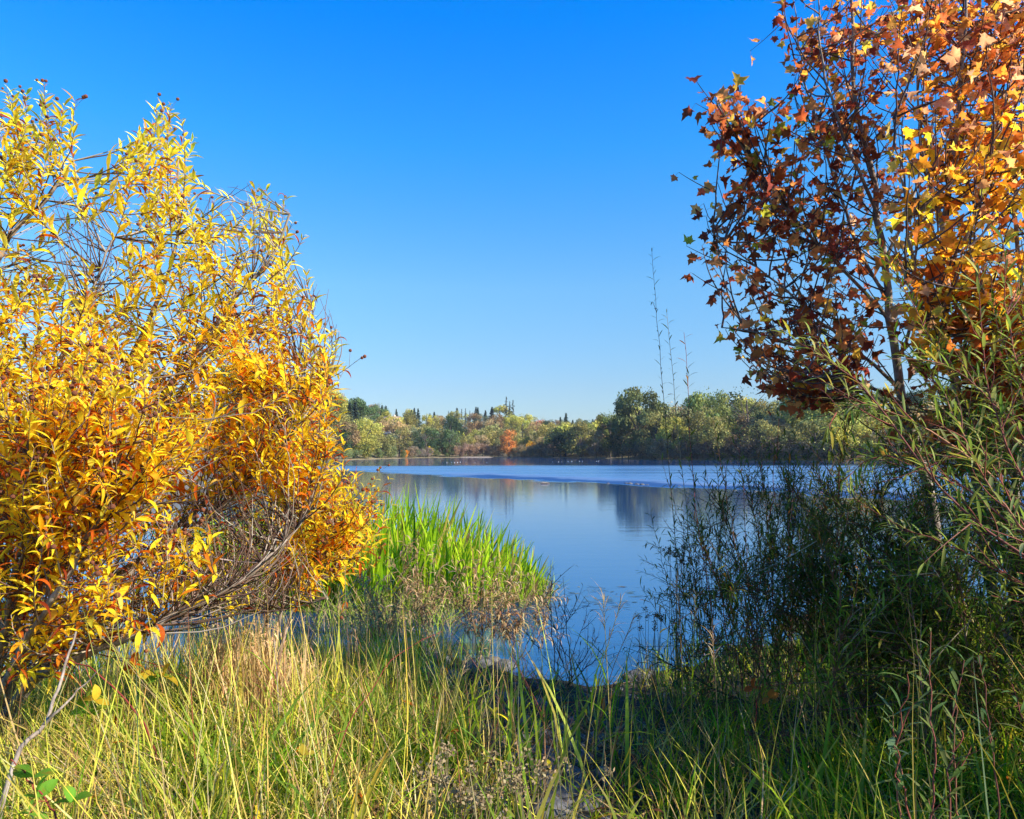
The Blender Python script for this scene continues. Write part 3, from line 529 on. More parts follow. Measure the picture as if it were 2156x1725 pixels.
def sycamore(label, base, trunks, tr, branches, tipsets, want=.7):
    e = empty('sycamore_tree', base, label, 'tree', 'young sycamores on the right'); lines = []
    for pts, r in zip(trunks, tr):
        l = spline(pts, 26, .008); lines.append(l); mb = MB(); tubes(mb, l, (r * .68 * np.linspace(1, .2, 26))[None], 9, (1, 1, 1)); mb.build('trunk', M_PALEBARK, e)
    for pts in branches:
        l = spline(pts, 16, .008); lines.append(l); mb = MB(); tubes(mb, l, np.linspace(.016, .004, 16)[None], 6, (1, 1, 1)); mb.build('branch', M_PALEBARK, e)
    nodes, tang = nodes_of(lines, .25); tw = MB(); lf = MB()
    for tips, pal, Lr in tipsets:
        P, L = shoots(tips, nodes, tang, want=want, up=.55, spread=.12); tubes(tw, P, np.linspace(.008, .0026, P.shape[1])[None], 4, pick([(1, (.09, .055, .045)), (1, (.16, .10, .075))], len(P)))
        q = P[U(0, 1, len(P)) < .7]; s0 = q[:, 3]; tp = s0 + nrm(nrm(q[:, -1] - q[:, 0]) + rng.normal(0, .6, (len(q), 3)) + V(0, 0, .15)) * U(.2, .45, (len(q), 1)); P2 = bez(s0, (s0 + tp) / 2 - V(0, 0, .02), tp, 9); tubes(tw, P2, np.linspace(.005, .0022, 9)[None], 4, (.11, .07, .05))
        B, D = [], []
        for p in list(P) + list(P2):
            ln = np.linalg.norm(np.diff(p, axis=0), axis=1).sum(); k = max(3, int(ln * .8 / .085)); t = np.linspace(.25, 1, k); qq, tg = along(p, t); a, b = frame(tg); ph = U(0, 6.28) + np.arange(k) * 2.6
            r = np.cos(ph)[:, None] * a + np.sin(ph)[:, None] * b; d = nrm(tg * .5 + r + V(0, 0, -.1)); B.append(qq); D.append(d)
        B = np.concatenate(B); D = np.concatenate(D); n = len(B); pet = B + D * U(.025, .06, (n, 1)) + V(0, 0, -.008); tubes(tw, np.stack([B, (B + pet) / 2 + V(0, 0, .004), pet], 1), np.full((1, 3), .0013), 3, (.3, .16, .07))
        S = Lr * .8 * U(.4, 1.2, n); syc_leaves(lf, pet, D + V(0, 0, -.45) + rng.normal(0, .35, (n, 3)), V(0, -.25, .7) + rng.normal(0, .65, (n, 3)), S, pick(pal, n, .2))
    tw.build('twigs', M_TWIG, e); lf.build('leaves', M_LEAF, e); return e
def gbase(X, Y, d):
    p = at(X, Y, d); p[2] = float(gz(p[0], p[1])); return p
bA = gbase(2010, 1300, 6.4); bAl = bA - V(0, 0, .05)
sycamore('russet-leaved young sycamore, left one of the pair, leaning over the water', bA,
 [[bAl] + W((1960, 1060, 6.4), (1905, 860, 6.3), (1870, 640, 6.3), (1845, 420, 6.3), (1800, 200, 6.3), (1790, -60, 6.3))], [.075],
 [W(*l) for l in ([(1895, 820, 6.3), (1790, 730, 6.2), (1690, 640, 6.1), (1590, 560, 6.0), (1500, 490, 6.0)], [(1875, 680, 6.3), (1770, 560, 6.2), (1640, 420, 6.0), (1560, 300, 5.9), (1510, 220, 5.9)],
  [(1870, 640, 6.3), (1800, 500, 6.5), (1740, 330, 6.6), (1690, 150, 6.6), (1670, 0, 6.6)], [(1900, 850, 6.3), (1800, 800, 6.0), (1700, 740, 5.9), (1600, 700, 5.8), (1520, 690, 5.8)],
  [(1850, 460, 6.3), (1780, 300, 6.1), (1730, 140, 6.0), (1720, -40, 6.0)], [(1910, 880, 6.3), (1830, 830, 5.8), (1760, 800, 5.6), (1680, 790, 5.5)], [(1860, 560, 6.3), (1930, 380, 6.6), (1960, 160, 6.8)], [(1890, 760, 6.3), (1960, 600, 6.0), (1990, 420, 5.9)])],
 [(tipset([(1640, -60), (1900, -60), (1880, 200), (1800, 330), (1680, 260), (1650, 120)], 44, 5.7, 7.0), RUSS, .11),
  (tipset([(1480, 180), (1550, 160), (1620, 210), (1690, 260), (1700, 380), (1600, 360), (1490, 290)], 30, 5.6, 6.4), RUSS, .14),
  (tipset([(1480, 330), (1560, 370), (1700, 400), (1820, 380), (1830, 560), (1700, 560), (1580, 440)], 46, 5.7, 6.8), RUSS, .115),
  (tipset([(1455, 410), (1520, 410), (1520, 490), (1600, 560), (1750, 570), (1850, 620), (1850, 760), (1700, 690), (1560, 620), (1460, 500)], 48, 5.6, 6.6), RUSS, .115),
  (tipset([(1660, -40), (1900, -40), (1920, 430), (1740, 430), (1690, 250)], 40, 5.8, 7.0), RUSS + ORNG[:3], .115),
  (tipset([(1490, 680), (1540, 640), (1640, 700), (1780, 760), (1760, 830), (1650, 830), (1560, 760)], 34, 5.4, 6.2), RUSS, .11)])
bB = gbase(2120, 1330, 5.4); bBl = bB - V(0, 0, .05)
sycamore('golden-leaved young sycamore at the right edge, with two pale stems', bB,
 [[bBl] + W((2050, 1000, 5.4), (1990, 700, 5.4), (1985, 480, 5.4), (2020, 240, 5.5), (2040, -80, 5.5)), [bBl] + W((2140, 1000, 5.6), (2150, 700, 5.6), (2140, 400, 5.6), (2170, -60, 5.6))], [.055, .045],
 [W(*l) for l in ([(1990, 720, 5.4), (1930, 560, 5.2), (1900, 400, 5.1), (1880, 250, 5.1)], [(1990, 600, 5.4), (2060, 430, 5.2), (2110, 250, 5.1)], [(2000, 780, 5.4), (1930, 640, 5.0), (1870, 500, 4.9)], [(1985, 480, 5.4), (1940, 300, 5.7), (1930, 60, 5.8)],
  [(2145, 600, 5.6), (2200, 450, 5.6), (2260, 250, 5.6)], [(2150, 800, 5.6), (2080, 640, 5.0), (2040, 520, 4.8)], [(2150, 760, 5.6), (2250, 640, 5.6), (2330, 500, 5.6)], [(2140, 420, 5.6), (2090, 200, 5.8), (2090, -40, 5.9)])],
 [(tipset([(1900, -80), (2330, -80), (2330, 200), (2160, 220), (1900, 220)], 120, 4.9, 6.4), ORNG, .12),
  (tipset([(1900, 200), (2330, 200), (2330, 560), (1980, 560), (1860, 420)], 130, 4.7, 6.2), GOLD, .13),
  (tipset([(1850, 440), (2000, 540), (2330, 540), (2330, 720), (1960, 680), (1860, 600)], 76, 4.7, 6.0), GOLD + [(4, (.40, .12, .03))], .125),
  (tipset([(1760, 790), (2050, 760), (2150, 900), (1980, 960), (1820, 940)], 26, 4.9, 5.8), RUSS + ORNG, .11),
  (tipset([(1860, 600), (2300, 700), (2300, 820), (1900, 760)], 40, 4.8, 5.8), RUSS + ORNG, .15)])
# ---- willows
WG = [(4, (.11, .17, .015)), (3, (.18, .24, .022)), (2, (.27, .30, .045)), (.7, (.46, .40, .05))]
WSHADE = [(3, (.06, .095, .012)), (3, (.11, .14, .016)), (1.6, (.2, .2, .035)), (.6, (.36, .15, .03))]  # thicket leaf palette, colour darkened to stand in for deep shade
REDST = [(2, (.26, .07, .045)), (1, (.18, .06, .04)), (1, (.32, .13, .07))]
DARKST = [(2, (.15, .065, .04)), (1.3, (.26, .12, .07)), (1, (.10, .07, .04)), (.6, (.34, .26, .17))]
def willow(label, base, stems, pal, stpal, Lr=.085, sp=.022, side=5, r0=.009, group='willow shrubs on the right bank', start=.3, name='willow_shrub', cat='shrub', mat=None, wratio=(.1, .16), keep=1.0, sidelen=(.15, .45), curl=(.1, 1.0), matst=M_TWIG):
    e = empty(name, base, label, cat, group); lf = MB(); tw = MB(); allp = []
    for pts in stems:
        l = spline(pts, 18, .006); mb = MB(); tubes(mb, l, np.linspace(r0, .0014, 18)[None], 6, pick(stpal, 1)[0]); mb.build('stem', matst, e); allp.append(l)
        for _ in range(side):
            t = U(.2, .92); q, tg = along(l, V(t)); d = nrm(tg[0] + rng.normal(0, .6, 3) + V(0, 0, .1)); ln = U(*sidelen) * (1.15 - t * .6); tp = q[0] + d * ln; c = bez(q, (q + tp) / 2 + rng.normal(0, .02, 3), tp[None], 9)[0]; allp.append(c); tubes(tw, c, np.linspace(.0032, .001, 9)[None], 4, pick(stpal, 1)[0])
    B, D, S = [], [], []
    for i, p in enumerate(allp):
        ln = np.linalg.norm(np.diff(p, axis=0), axis=1).sum(); k = max(4, int(ln * (1 - start) / sp)); t = np.linspace(start if len(p) == 18 else .1, 1, k); q, tg = along(p, t); a, b = frame(tg); ph = U(0, 6.28) + np.arange(k) * 2.4
        r = np.cos(ph)[:, None] * a + np.sin(ph)[:, None] * b; d = nrm(tg * U(.5, 1.2, (k, 1)) + r * .8 + V(0, 0, .05)); kk = U(0, 1, k) < keep; B.append(q[kk]); D.append(d[kk]); S.append((Lr * U(.5, 1.2, k))[kk])
    B = np.concatenate(B); D = np.concatenate(D); S = np.concatenate(S); n = len(B)
    blades(lf, B, D, S, S * U(*wratio, n), U(*curl, n), WILP, pick(pal, n, .18), fold=U(.1, .5, n))
    if tw.v: tw.build('twigs', matst, e)
    lf.build('leaves', mat or M_WILLOW, e); return e
def fan(base, tips, bow=.18, jit=.04):         # stems from one root to several tips
    out = []
    for tp in tips:
        tp = np.asarray(tp); b_ = base + rng.normal(0, .05, 3) * V(1, 1, 0) - V(0, 0, .04); mid = (b_ + tp) / 2 + V(0, 0, bow * np.linalg.norm((tp - b_)[:2])) + rng.normal(0, jit, 3); out.append([b_, mid, tp])
    return out
# near willow at the right edge
b = gbase(2480, 1500, 2.7)
willow('bright green willow on red stems arching in from the right edge', b, [[b] + W(*l) for l in (
 [(2330, 1330, 2.7), (2150, 1170, 2.8), (2000, 1050, 2.9), (1860, 870, 3.0), (1760, 770, 3.1), (1640, 690, 3.1)],
 [(2320, 1330, 2.9), (2156, 1235, 3.0), (2000, 1150, 3.1), (1870, 1105, 3.2)], [(2330, 1200, 2.8), (2150, 1000, 2.9), (2080, 800, 3.0), (2060, 560, 3.0)], [(2350, 1200, 2.9), (2200, 900, 3.0), (2130, 700, 3.1), (2110, 500, 3.1)],
 [(2340, 1300, 2.6), (2160, 1120, 2.6), (2060, 980, 2.7), (1990, 830, 2.8)], [(2350, 1300, 2.8), (2240, 1000, 2.9), (2200, 750, 3.0)], [(2330, 1400, 2.9), (2200, 1200, 3.0), (2100, 1000, 3.1), (2050, 900, 3.2)], [(2330, 1250, 3.2), (2150, 1060, 3.3), (1950, 900, 3.4), (1800, 850, 3.5), (1740, 900, 3.5)], [(2330, 1300, 3.2), (2160, 1130, 3.3), (1980, 1000, 3.4), (1850, 960, 3.5), (1780, 1010, 3.5)], [(2330, 1200, 3.1), (2180, 950, 3.3), (2040, 800, 3.4), (1930, 740, 3.5)])],
 [(3, (.17, .22, .04)), (3, (.26, .30, .06)), (2, (.34, .36, .12)), (.8, (.5, .42, .06))], REDST, Lr=.095, sp=.022, side=11, r0=.007, group=None, wratio=(.10, .15), start=.42)
b = gbase(2300, 1250, 4.2)
willow('tall leafy willow behind the arching red stems', b, fan(b, W((1830, 480, 4.6), (1880, 700, 4.5), (1950, 760, 4.4), (2020, 720, 4.4), (2090, 640, 4.3), (2150, 600, 4.3), (1800, 850, 4.6), (2230, 560, 4.2), (2300, 600, 4.2), (1990, 900, 4.2), (1760, 920, 4.6), (2100, 850, 4.0), (2040, 1000, 4.0)), .3), WG, REDST, Lr=.09, sp=.018, side=18, r0=.007, group=None)
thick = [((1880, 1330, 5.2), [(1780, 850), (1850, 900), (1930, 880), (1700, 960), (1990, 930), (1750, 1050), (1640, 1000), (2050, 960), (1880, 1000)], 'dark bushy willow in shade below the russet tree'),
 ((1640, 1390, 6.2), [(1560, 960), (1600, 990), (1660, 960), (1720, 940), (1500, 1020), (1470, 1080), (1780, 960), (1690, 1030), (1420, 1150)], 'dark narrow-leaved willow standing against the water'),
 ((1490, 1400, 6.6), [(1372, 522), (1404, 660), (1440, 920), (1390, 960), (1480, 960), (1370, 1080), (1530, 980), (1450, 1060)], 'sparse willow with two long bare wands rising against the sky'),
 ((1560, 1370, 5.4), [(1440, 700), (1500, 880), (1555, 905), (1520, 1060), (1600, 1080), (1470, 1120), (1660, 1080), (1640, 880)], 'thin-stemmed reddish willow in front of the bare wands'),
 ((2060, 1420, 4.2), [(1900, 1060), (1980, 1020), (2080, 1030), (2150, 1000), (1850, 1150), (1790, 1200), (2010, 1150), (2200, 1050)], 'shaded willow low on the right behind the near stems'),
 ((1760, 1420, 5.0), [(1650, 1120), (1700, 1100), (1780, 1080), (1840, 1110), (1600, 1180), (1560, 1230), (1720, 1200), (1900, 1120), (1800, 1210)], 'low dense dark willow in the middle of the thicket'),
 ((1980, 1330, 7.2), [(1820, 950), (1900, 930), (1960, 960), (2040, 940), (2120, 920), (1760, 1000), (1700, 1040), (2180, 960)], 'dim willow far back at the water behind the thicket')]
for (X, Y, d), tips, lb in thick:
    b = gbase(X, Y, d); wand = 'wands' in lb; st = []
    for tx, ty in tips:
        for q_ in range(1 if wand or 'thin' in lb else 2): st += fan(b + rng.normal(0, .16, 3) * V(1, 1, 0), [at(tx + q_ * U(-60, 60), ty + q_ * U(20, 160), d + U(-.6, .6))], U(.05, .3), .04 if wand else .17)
    willow(lb, b, st, WSHADE if d > 4.6 else WG, DARKST if 'reddish' not in lb else REDST, Lr=.08, sp=.02 if not (wand or 'thin' in lb) else .045, side=26 if not wand else 3, r0=.006 if not wand else .0042, start=.15 if not wand else .35, group=None, sidelen=(.2, .75) if not wand else (.08, .25))
# willows out of frame on the right, added to shade the bank
for bx, by, tops, lb in [(5.3, 3.5, [(4.6, 3.0, 4.6), (5.0, 2.8, 5.0), (5.6, 3.4, 5.2), (4.6, 3.9, 4.8), (5.2, 4.3, 5.0), (4.4, 3.5, 3.6), (5.8, 2.9, 4.6), (4.5, 3.0, 4.0), (5.0, 3.6, 4.2), (4.7, 3.2, 3.2), (5.4, 4.0, 3.6), (4.6, 3.4, 2.6)], 'unseen tall dense willow just outside the right edge, added to shade the thicket'),
 (5.0, 1.7, [(4.4, 1.7, 2.9), (4.9, 1.6, 3.0), (5.3, 1.8, 3.4), (4.6, 2.1, 3.7), (4.9, 2.4, 4.3), (4.5, 2.5, 4.2), (4.7, 2.7, 4.4), (5.1, 2.2, 4.0), (4.5, 2.3, 3.0), (4.5, 1.8, 3.0), (4.8, 1.5, 3.2), (4.6, 2.4, 3.4), (4.9, 2.0, 3.8), (4.7, 2.0, 2.4), (5.2, 2.4, 4.0), (4.6, 1.6, 2.2)], 'unseen round willow beyond the right edge, added to shade the bank'),
 (4.4, 4.8, [(3.7, 4.5, 3.4), (4.2, 4.4, 3.8), (4.6, 5.1, 4.0), (3.9, 5.0, 3.2), (4.9, 4.6, 4.0), (3.6, 4.8, 2.6), (4.0, 4.6, 2.8), (4.5, 4.2, 3.2), (4.2, 4.8, 2.2)], 'dense willow past the right edge, added to cast shade'),
 (3.6, 2.2, [(3.0, 2.3, 2.1), (3.4, 2.0, 2.4), (3.8, 2.4, 2.7), (3.2, 2.8, 2.5), (3.6, 2.9, 2.8), (3.0, 2.6, 1.6), (3.4, 2.4, 1.8), (3.9, 2.0, 2.3), (3.3, 2.2, 1.3)], 'unseen low leafy willow beside the viewer, added for shade on the right')]:
    b = V(bx, by, float(gz(bx, by))); willow(lb, b, fan(b, tops, .05), WG, REDST, Lr=.15, sp=.022, side=52, r0=.014, start=.15, group=None, sidelen=(.3, .8), wratio=(.14, .22))
# ---- small sapling
b = gbase(1895, 1750, 2.6); willow('pale-leaved sapling on a single red stem low on the right', b, [[b, at(1893, 1640, 2.6), at(1880, 1500, 2.6)]], [(1, (.17, .24, .12)), (1, (.12, .19, .09))], REDST, Lr=.085, sp=.03, side=2, r0=.004, name='sapling', cat='sapling', group=None, wratio=(.16, .22), sidelen=(.08, .15))
for X, Y, tx, ty, lb in [(2090, 1700, 2060, 1380, 'thin red-stemmed willow shoot at the lower right corner'), (2000, 1720, 1960, 1330, 'red willow shoot left of the corner shoot, with dark leaves')]:
    b = gbase(X, Y, 2.5); willow(lb, b, fan(b, [at(tx, ty, 2.6), at(tx - 50, ty + 90, 2.5), at(tx + 70, ty + 60, 2.6)], .05), [(1, (.09, .15, .05)), (1, (.16, .2, .06))], REDST, Lr=.085, sp=.03, side=2, r0=.004, name='willow_shoot', cat='sapling', group=None, wratio=(.12, .18), sidelen=(.08, .2))
# ---- bare dark shrub by the gap
b = gbase(1195, 1395, 7.3); willow('leafless dark shrub at the water edge beside the reeds', b, fan(b, W((1160, 1180, 7.3), (1185, 1215, 7.2), (1140, 1250, 7.4), (1215, 1260, 7.3), (1240, 1290, 7.2), (1290, 1330, 7.2), (1110, 1330, 7.3), (1170, 1290, 7.2), (1260, 1340, 7.1)), .05), [(1, (.05, .05, .025)), (1, (.09, .075, .03))], [(1, (.035, .025, .02))], Lr=.07, sp=.07, side=5, r0=.006, name='bare_shrub', cat='shrub', group=None)
# ---- dried vetch-like weeds before the reeds
DRYP = [(2, (.33, .21, .09)), (2, (.44, .31, .15)), (1, (.24, .13, .06))]
for X, Y, d, tips, lb in [(900, 1330, 8.8, [(850, 1130), (880, 1120), (910, 1160), (870, 1200), (930, 1220), (820, 1180)], 'tall dried brown weed in front of the tallest reeds'),
 (1010, 1340, 8.6, [(1000, 1180), (1050, 1200), (1080, 1230), (960, 1200), (1100, 1210), (1020, 1240), (940, 1240)], 'spreading dried brown weed in the middle of the reed front'),
 (1090, 1350, 8.4, [(1130, 1240), (1150, 1280), (1070, 1250), (1100, 1270), (1050, 1280), (1160, 1230)], 'low dried weed at the right end of the reeds'),
 (800, 1350, 8.2, [(760, 1210), (800, 1220), (840, 1240), (730, 1250), (780, 1260)], 'dried pinkish brown weed at the left end of the reed front')]:
    b = gbase(X, Y, d); b[2] = max(b[2], 0); willow(lb, b, fan(b, [at(x_, y_, d + U(-.4, .4)) for x_, y_ in tips], .1), DRYP, DRYP, Lr=.13, sp=.022, side=11, r0=.005, name='dried_weed', cat='weed', group=None, mat=M_DRY, wratio=(.1, .16), curl=(.8, 2.5), sidelen=(.15, .4))
# ---- reeds
def strips(name, mat, B, D, L, Wd, curl, C, label, cat, kind='stuff', tip=None, cols=2, parent=None):
    mb = MB(); n = len(B); blades(mb, B, D, L, Wd, curl, GRASSP, C, cols=cols, tipcol=tip, tipamt=(U(0, 1, n) < .4) * U(.3, 1, n) if tip is not None else None, nor=np.stack([rng.normal(0, 1, n), rng.normal(0, 1, n), -U(.2, 1, n)], -1))
    o = mb.build(name, mat, parent); return tag(o, label, cat, kind=kind) if parent is None else o
n = 2500; x = U(-5.2, .5, n); y = U(10.3, 13.2, n); k = spit(x, y) > .35; x, y = x[k], y[k]; n = len(x); z = np.maximum(gz(x, y), 0)
L = np.interp(x, [-4.5, -2.2, -1.5, -.9, -.4, .1, .5], [1.3, 1.45, 1.5, 1.35, 1.1, .8, .5]) * U(.5, 1.1, n)
D = np.stack([rng.normal(.12, .2, n), rng.normal(0, .17, n), np.ones(n)], -1)
strips('reed_bed', M_GRASS, np.stack([x, y, z], -1), D, L, U(.026, .05, n), U(.05, .75, n), pick([(3, (.26, .42, .012)), (2.2, (.09, .22, .012)), (3.4, (.40, .52, .02)), (1.3, (.45, .35, .08)), (.6, (.3, .18, .07))], n), 'bed of bright green sword-leaved reeds on the spit in the water', 'reeds', cols=3)
def pat(x, y, f, s):                  # smooth patchy field between 0 and 1
    return .5 + .25 * (np.sin(f * x + 1.7 * np.sin(f * .7 * y + s)) + np.sin(f * .9 * y + 1.3 * np.sin(f * .8 * x + 2 * s) + s))
def scatter(n, f, y0=1.7, y1=8.3, xr=.8):
    y = y0 + (y1 - y0) * U(0, 1, n) ** 1.15; x = U(-1, 1, n) * (y * xr + .3); k = (U(0, 1, n) < f(x, y) * (.12 + 1.1 * sstep(.3, .62, pat(x, y, 5.2, n % 7)))) & (gz(x, y) > .005); x, y = x[k], y[k]; return x, y, gz(x, y) - .01
def path(x, y): return np.exp(-((x - .22) / (.42 + .7 * sstep(4, 6.4, y))) ** 4)      # stony bare strip down to the water
def sedge(name, n, f, Lr, Wr, cr, pal, lean, label, cat='grass', tip=None, mat=M_GRASS, **kw):
    x, y, z = scatter(n, f, **kw); n = len(x); lx = lean[0](x, y) if callable(lean[0]) else lean[0]
    D = np.stack([lx + rng.normal(0, lean[1], n), rng.normal(0, lean[1], n), np.ones(n)], -1)
    clump = 1 + .28 * np.sin(x * 3.1 + 2 * np.sin(y * 2.3)) * np.sin(y * 3.7 + x)
    return strips(name, mat, np.stack([x, y, z], -1), D, U(*Lr, n) * clump, U(*Wr, n), U(*cr, n), pick(pal, n, .2), label, cat, tip=tip)
GR = [(3.5, (.15, .28, .010)), (3, (.28, .37, .014)), (2, (.48, .44, .03)), (1.8, (.05, .11, .008))]
STR = [(2.5, (.62, .45, .11)), (3, (.52, .47, .06)), (1.2, (.58, .45, .2)), (1.2, (.30, .17, .07))]
sedge('green_grass', 46000, lambda x, y: (1 - .93 * path(x, y)) * np.where(x < .2, .8, .8 - .55 * sstep(3.4, 4.6, y)), (.14, .5), (.004, .012), (.4, 2.2), GR, (0, .36), 'mixed green grass covering the near bank', tip=(.42, .3, .1))
sedge('straw_grass', 29000, lambda x, y: (1 - .93 * path(x, y)) * np.clip(.75 - .4 * x, .08, 1) , (.2, .58), (.0025, .0065), (.2, 1.5), STR, (-.06, .42), 'dry straw coloured grass among the green on the near bank', mat=M_DRY)
sedge('fallen_grass', 2300, lambda x, y: sstep(-.4, -1.2, x) * sstep(4.4, 3.2, y), (.5, 1.05), (.003, .007), (.2, 1.1), STR + [(3, (.46, .44, .08))], (-.9, .4), 'long fallen straw stalks sweeping over the lower left grass', mat=M_DRY, y0=1.8, y1=5)
sedge('straw_culms', 1500, lambda x, y: (1 - .8 * path(x, y)) * np.where(x < .3, 1, .3), (.5, .95), (.003, .006), (.05, .6), STR, (-.05, .13), 'tall upright straw stalks rising above the grass', mat=M_DRY, y0=2.4, y1=7)
sedge('dry_shore_stalks', 9000, lambda x, y: np.where((x < -1.2) & (y > 6.2), 1, 0) * U(0, 1, len(x)), (.4, .95), (.006, .012), (.05, .8), STR + [(2, (.3, .2, .12))], (0, .2), 'dry tan stalks standing along the left water edge', mat=M_DRY, y0=6, y1=8.6)
sedge('broad_grass', 1500, lambda x, y: np.exp(-((x + .25) / .55) ** 2) * .9 + .12, (.35, .66), (.010, .020), (.2, 1.3), [(3, (.24, .33, .04)), (2, (.16, .25, .03)), (1, (.42, .40, .06))], (.02, .2), 'broad-bladed yellow green grass tufts in the centre foreground', tip=(.5, .33, .12), y0=2.7, y1=6.2)
sedge('shore_grass', 6000, lambda x, y: sstep(5.3, 6.4, y) * np.where(x < -.9, 1, .4) * (1 - .96 * path(x, y)), (.3, .65), (.006, .013), (.2, 1.1), GR + [(3, (.42, .36, .1))], (0, .22), 'taller mixed grass along the water edge', y0=5, y1=8.4)
sedge('litter', 15000, lambda x, y: 1 + 0 * x, (.1, .4), (.004, .010), (.1, 1), [(2, (.24, .16, .07)), (1.5, (.12, .08, .035)), (1.3, (.36, .27, .12))], (0, 2.0), 'dead leaf and stalk litter on the dark bank soil', 'litter', mat=M_DRY)
# grass on the spit and dry fringe
x = U(-5, .6, 5600); y = U(9.2, 13, 5600); k = (spit(x, y) > .12) | (np.abs(x + 1.6) < .9) & (y < 11); x, y = x[k], y[k]; n = len(x)
strips('fringe_grass', M_DRY, np.stack([x, y, np.maximum(gz(x, y), -.02)], -1), np.stack([rng.normal(.1, .4, n), rng.normal(-.1, .35, n), np.ones(n)], -1), U(.2, .6, n), U(.006, .013, n), U(.3, 1.6, n), pick([(2.5, (.36, .27, .12)), (3.5, (.24, .32, .03)), (1.2, (.28, .18, .10))], n), 'tangled dry brown grass fringing the foot of the reeds', 'grass')
# ---- individual things in the grass
def stalk(X, Y, d, tx, ty, col, head, label):
    b = gbase(X, Y, d); tp = at(tx, ty, d + U(-.2, .3)); e = empty('grass_stalk', b, label, 'grass stalk', 'tall grass stalks'); mid = (b + tp) / 2 + V(-.1 * np.sign(tp[0] - b[0]) * abs(tp[0] - b[0]), 0, .05)
    l = spline([b - V(0, 0, .03), mid, tp], 14); mb = MB(); tubes(mb, l, np.linspace(.0034, .0012, 14)[None], 5, col); mb.build('stem', M_DRY, e)
    mb = MB(); q, tg = along(l, np.linspace(.78, 1, 26)); n = len(q); blades(mb, q, tg + rng.normal(0, .3, (n, 3)), U(.03, .1, n) * head, .004, U(.5, 1.5, n), WILP, pick([(1, (.42, .28, .15)), (1, (.5, .36, .2))], n), cols=2); mb.build('seed_spray', M_DRY, e)
    mb = MB(); q, tg = along(l, U(.15, .6, 4)); a = rng.normal(0, 1, (4, 3)); blades(mb, q, tg + a * .4, U(.2, .4, 4), .008, U(.6, 1.6, 4), GRASSP, pick(GR, 4), cols=2); mb.build('blade', M_GRASS, e)
G1, G2 = (.42, .34, .09), (.40, .22, .10)
for a in [(1215, 1660, 3.6, 1308, 1265, G1, 1, 'straight golden grass stalk rising across the gap of blue water'), (1245, 1600, 4.3, 1335, 1300, G2, 1.4, 'brown grass stalk with drooping spray against the water gap'), (1130, 1560, 4.4, 1205, 1385, G2, .6, 'reddish leaning stalk in the centre below the water edge'), (1000, 1640, 3.6, 1036, 1330, G1, .6, 'tall yellow stalk above the centre tuft'), (980, 1600, 3.8, 1020, 1340, G1, .6, 'yellow stalk left of the tall centre stalk'), (1450, 1600, 4.0, 1465, 1250, G1, .8, 'upright green gold stalk in front of the dark thicket'), (1440, 1560, 4.4, 1425, 1210, G2, 1.2, 'grey brown stalk with feathery head at the edge of the thicket'), (880, 1560, 4.2, 862, 1290, G1, .5, 'straight straw stalk below the left end of the reeds'), (770, 1580, 4.0, 748, 1330, G2, .5, 'thin brown stalk left of centre grass'), (590, 1560, 4.0, 575, 1330, (.3, .26, .24), .4, 'grey dead stalk among the dry tufts'), (1520, 1640, 3.6, 1500, 1330, G2, .8, 'tan stalk before the darkest shade'), (1640, 1560, 3.9, 1800, 1290, G2, 1.2, 'arching brown stalk bending right over the dark shade'), (1660, 1580, 3.8, 1850, 1265, G2, .9, 'second arching stalk just above the first, over the dark shade'), (930, 1640, 3.5, 985, 1370, G1, .6, 'gold stalk leaning right in the centre'), (1290, 1620, 3.8, 1270, 1255, G1, 1.5, 'curved pale stalk with drooping head left of the thicket'), (690, 1650, 3.4, 665, 1390, G1, .5, 'straw stalk left of the red bramble cane')]: stalk(*a)
# dry tufts
for X, Y, d, ty, lb in [(540, 1640, 4.6, 1300, 'large pale straw tuft standing in the left grass'), (475, 1560, 5.2, 1310, 'narrow pale straw tuft left of the large one'), (610, 1560, 5.4, 1370, 'small straw tuft right of the large pale one')]:
    b = gbase(X, Y, d); hgt = at(X, ty, d)[2] - b[2]; n = 260; e = empty('straw_tuft', b, lb, 'grass tuft')
    mb = MB(); q = b + np.stack([rng.normal(0, .07, n), rng.normal(0, .07, n), U(-.02, .0, n)], -1); blades(mb, q, np.stack([rng.normal(0, .07, n), rng.normal(0, .07, n), np.ones(n)], -1), hgt * U(.5, 1.05, n), U(.006, .013, n), U(.05, .7, n), GRASSP, pick([(2, (.62, .42, .2)), (1, (.55, .40, .14)), (1, (.5, .28, .12))], n), cols=2, nor=rng.normal(0, 1, (n, 3))); mb.build('stalks', M_DRY, e)
    mb = MB(); n = 160; q = b + np.stack([rng.normal(0, .08, n), rng.normal(0, .08, n), hgt * U(.45, .98, n)], -1); blades(mb, q, rng.normal(0, .5, (n, 3)) + V(0, 0, .8), U(.04, .09, n), .008, U(.4, 2, n), WILP, pick([(1, (.66, .46, .24)), (1, (.5, .30, .14))], n), cols=2); mb.build('seed_sprays', M_DRY, e)
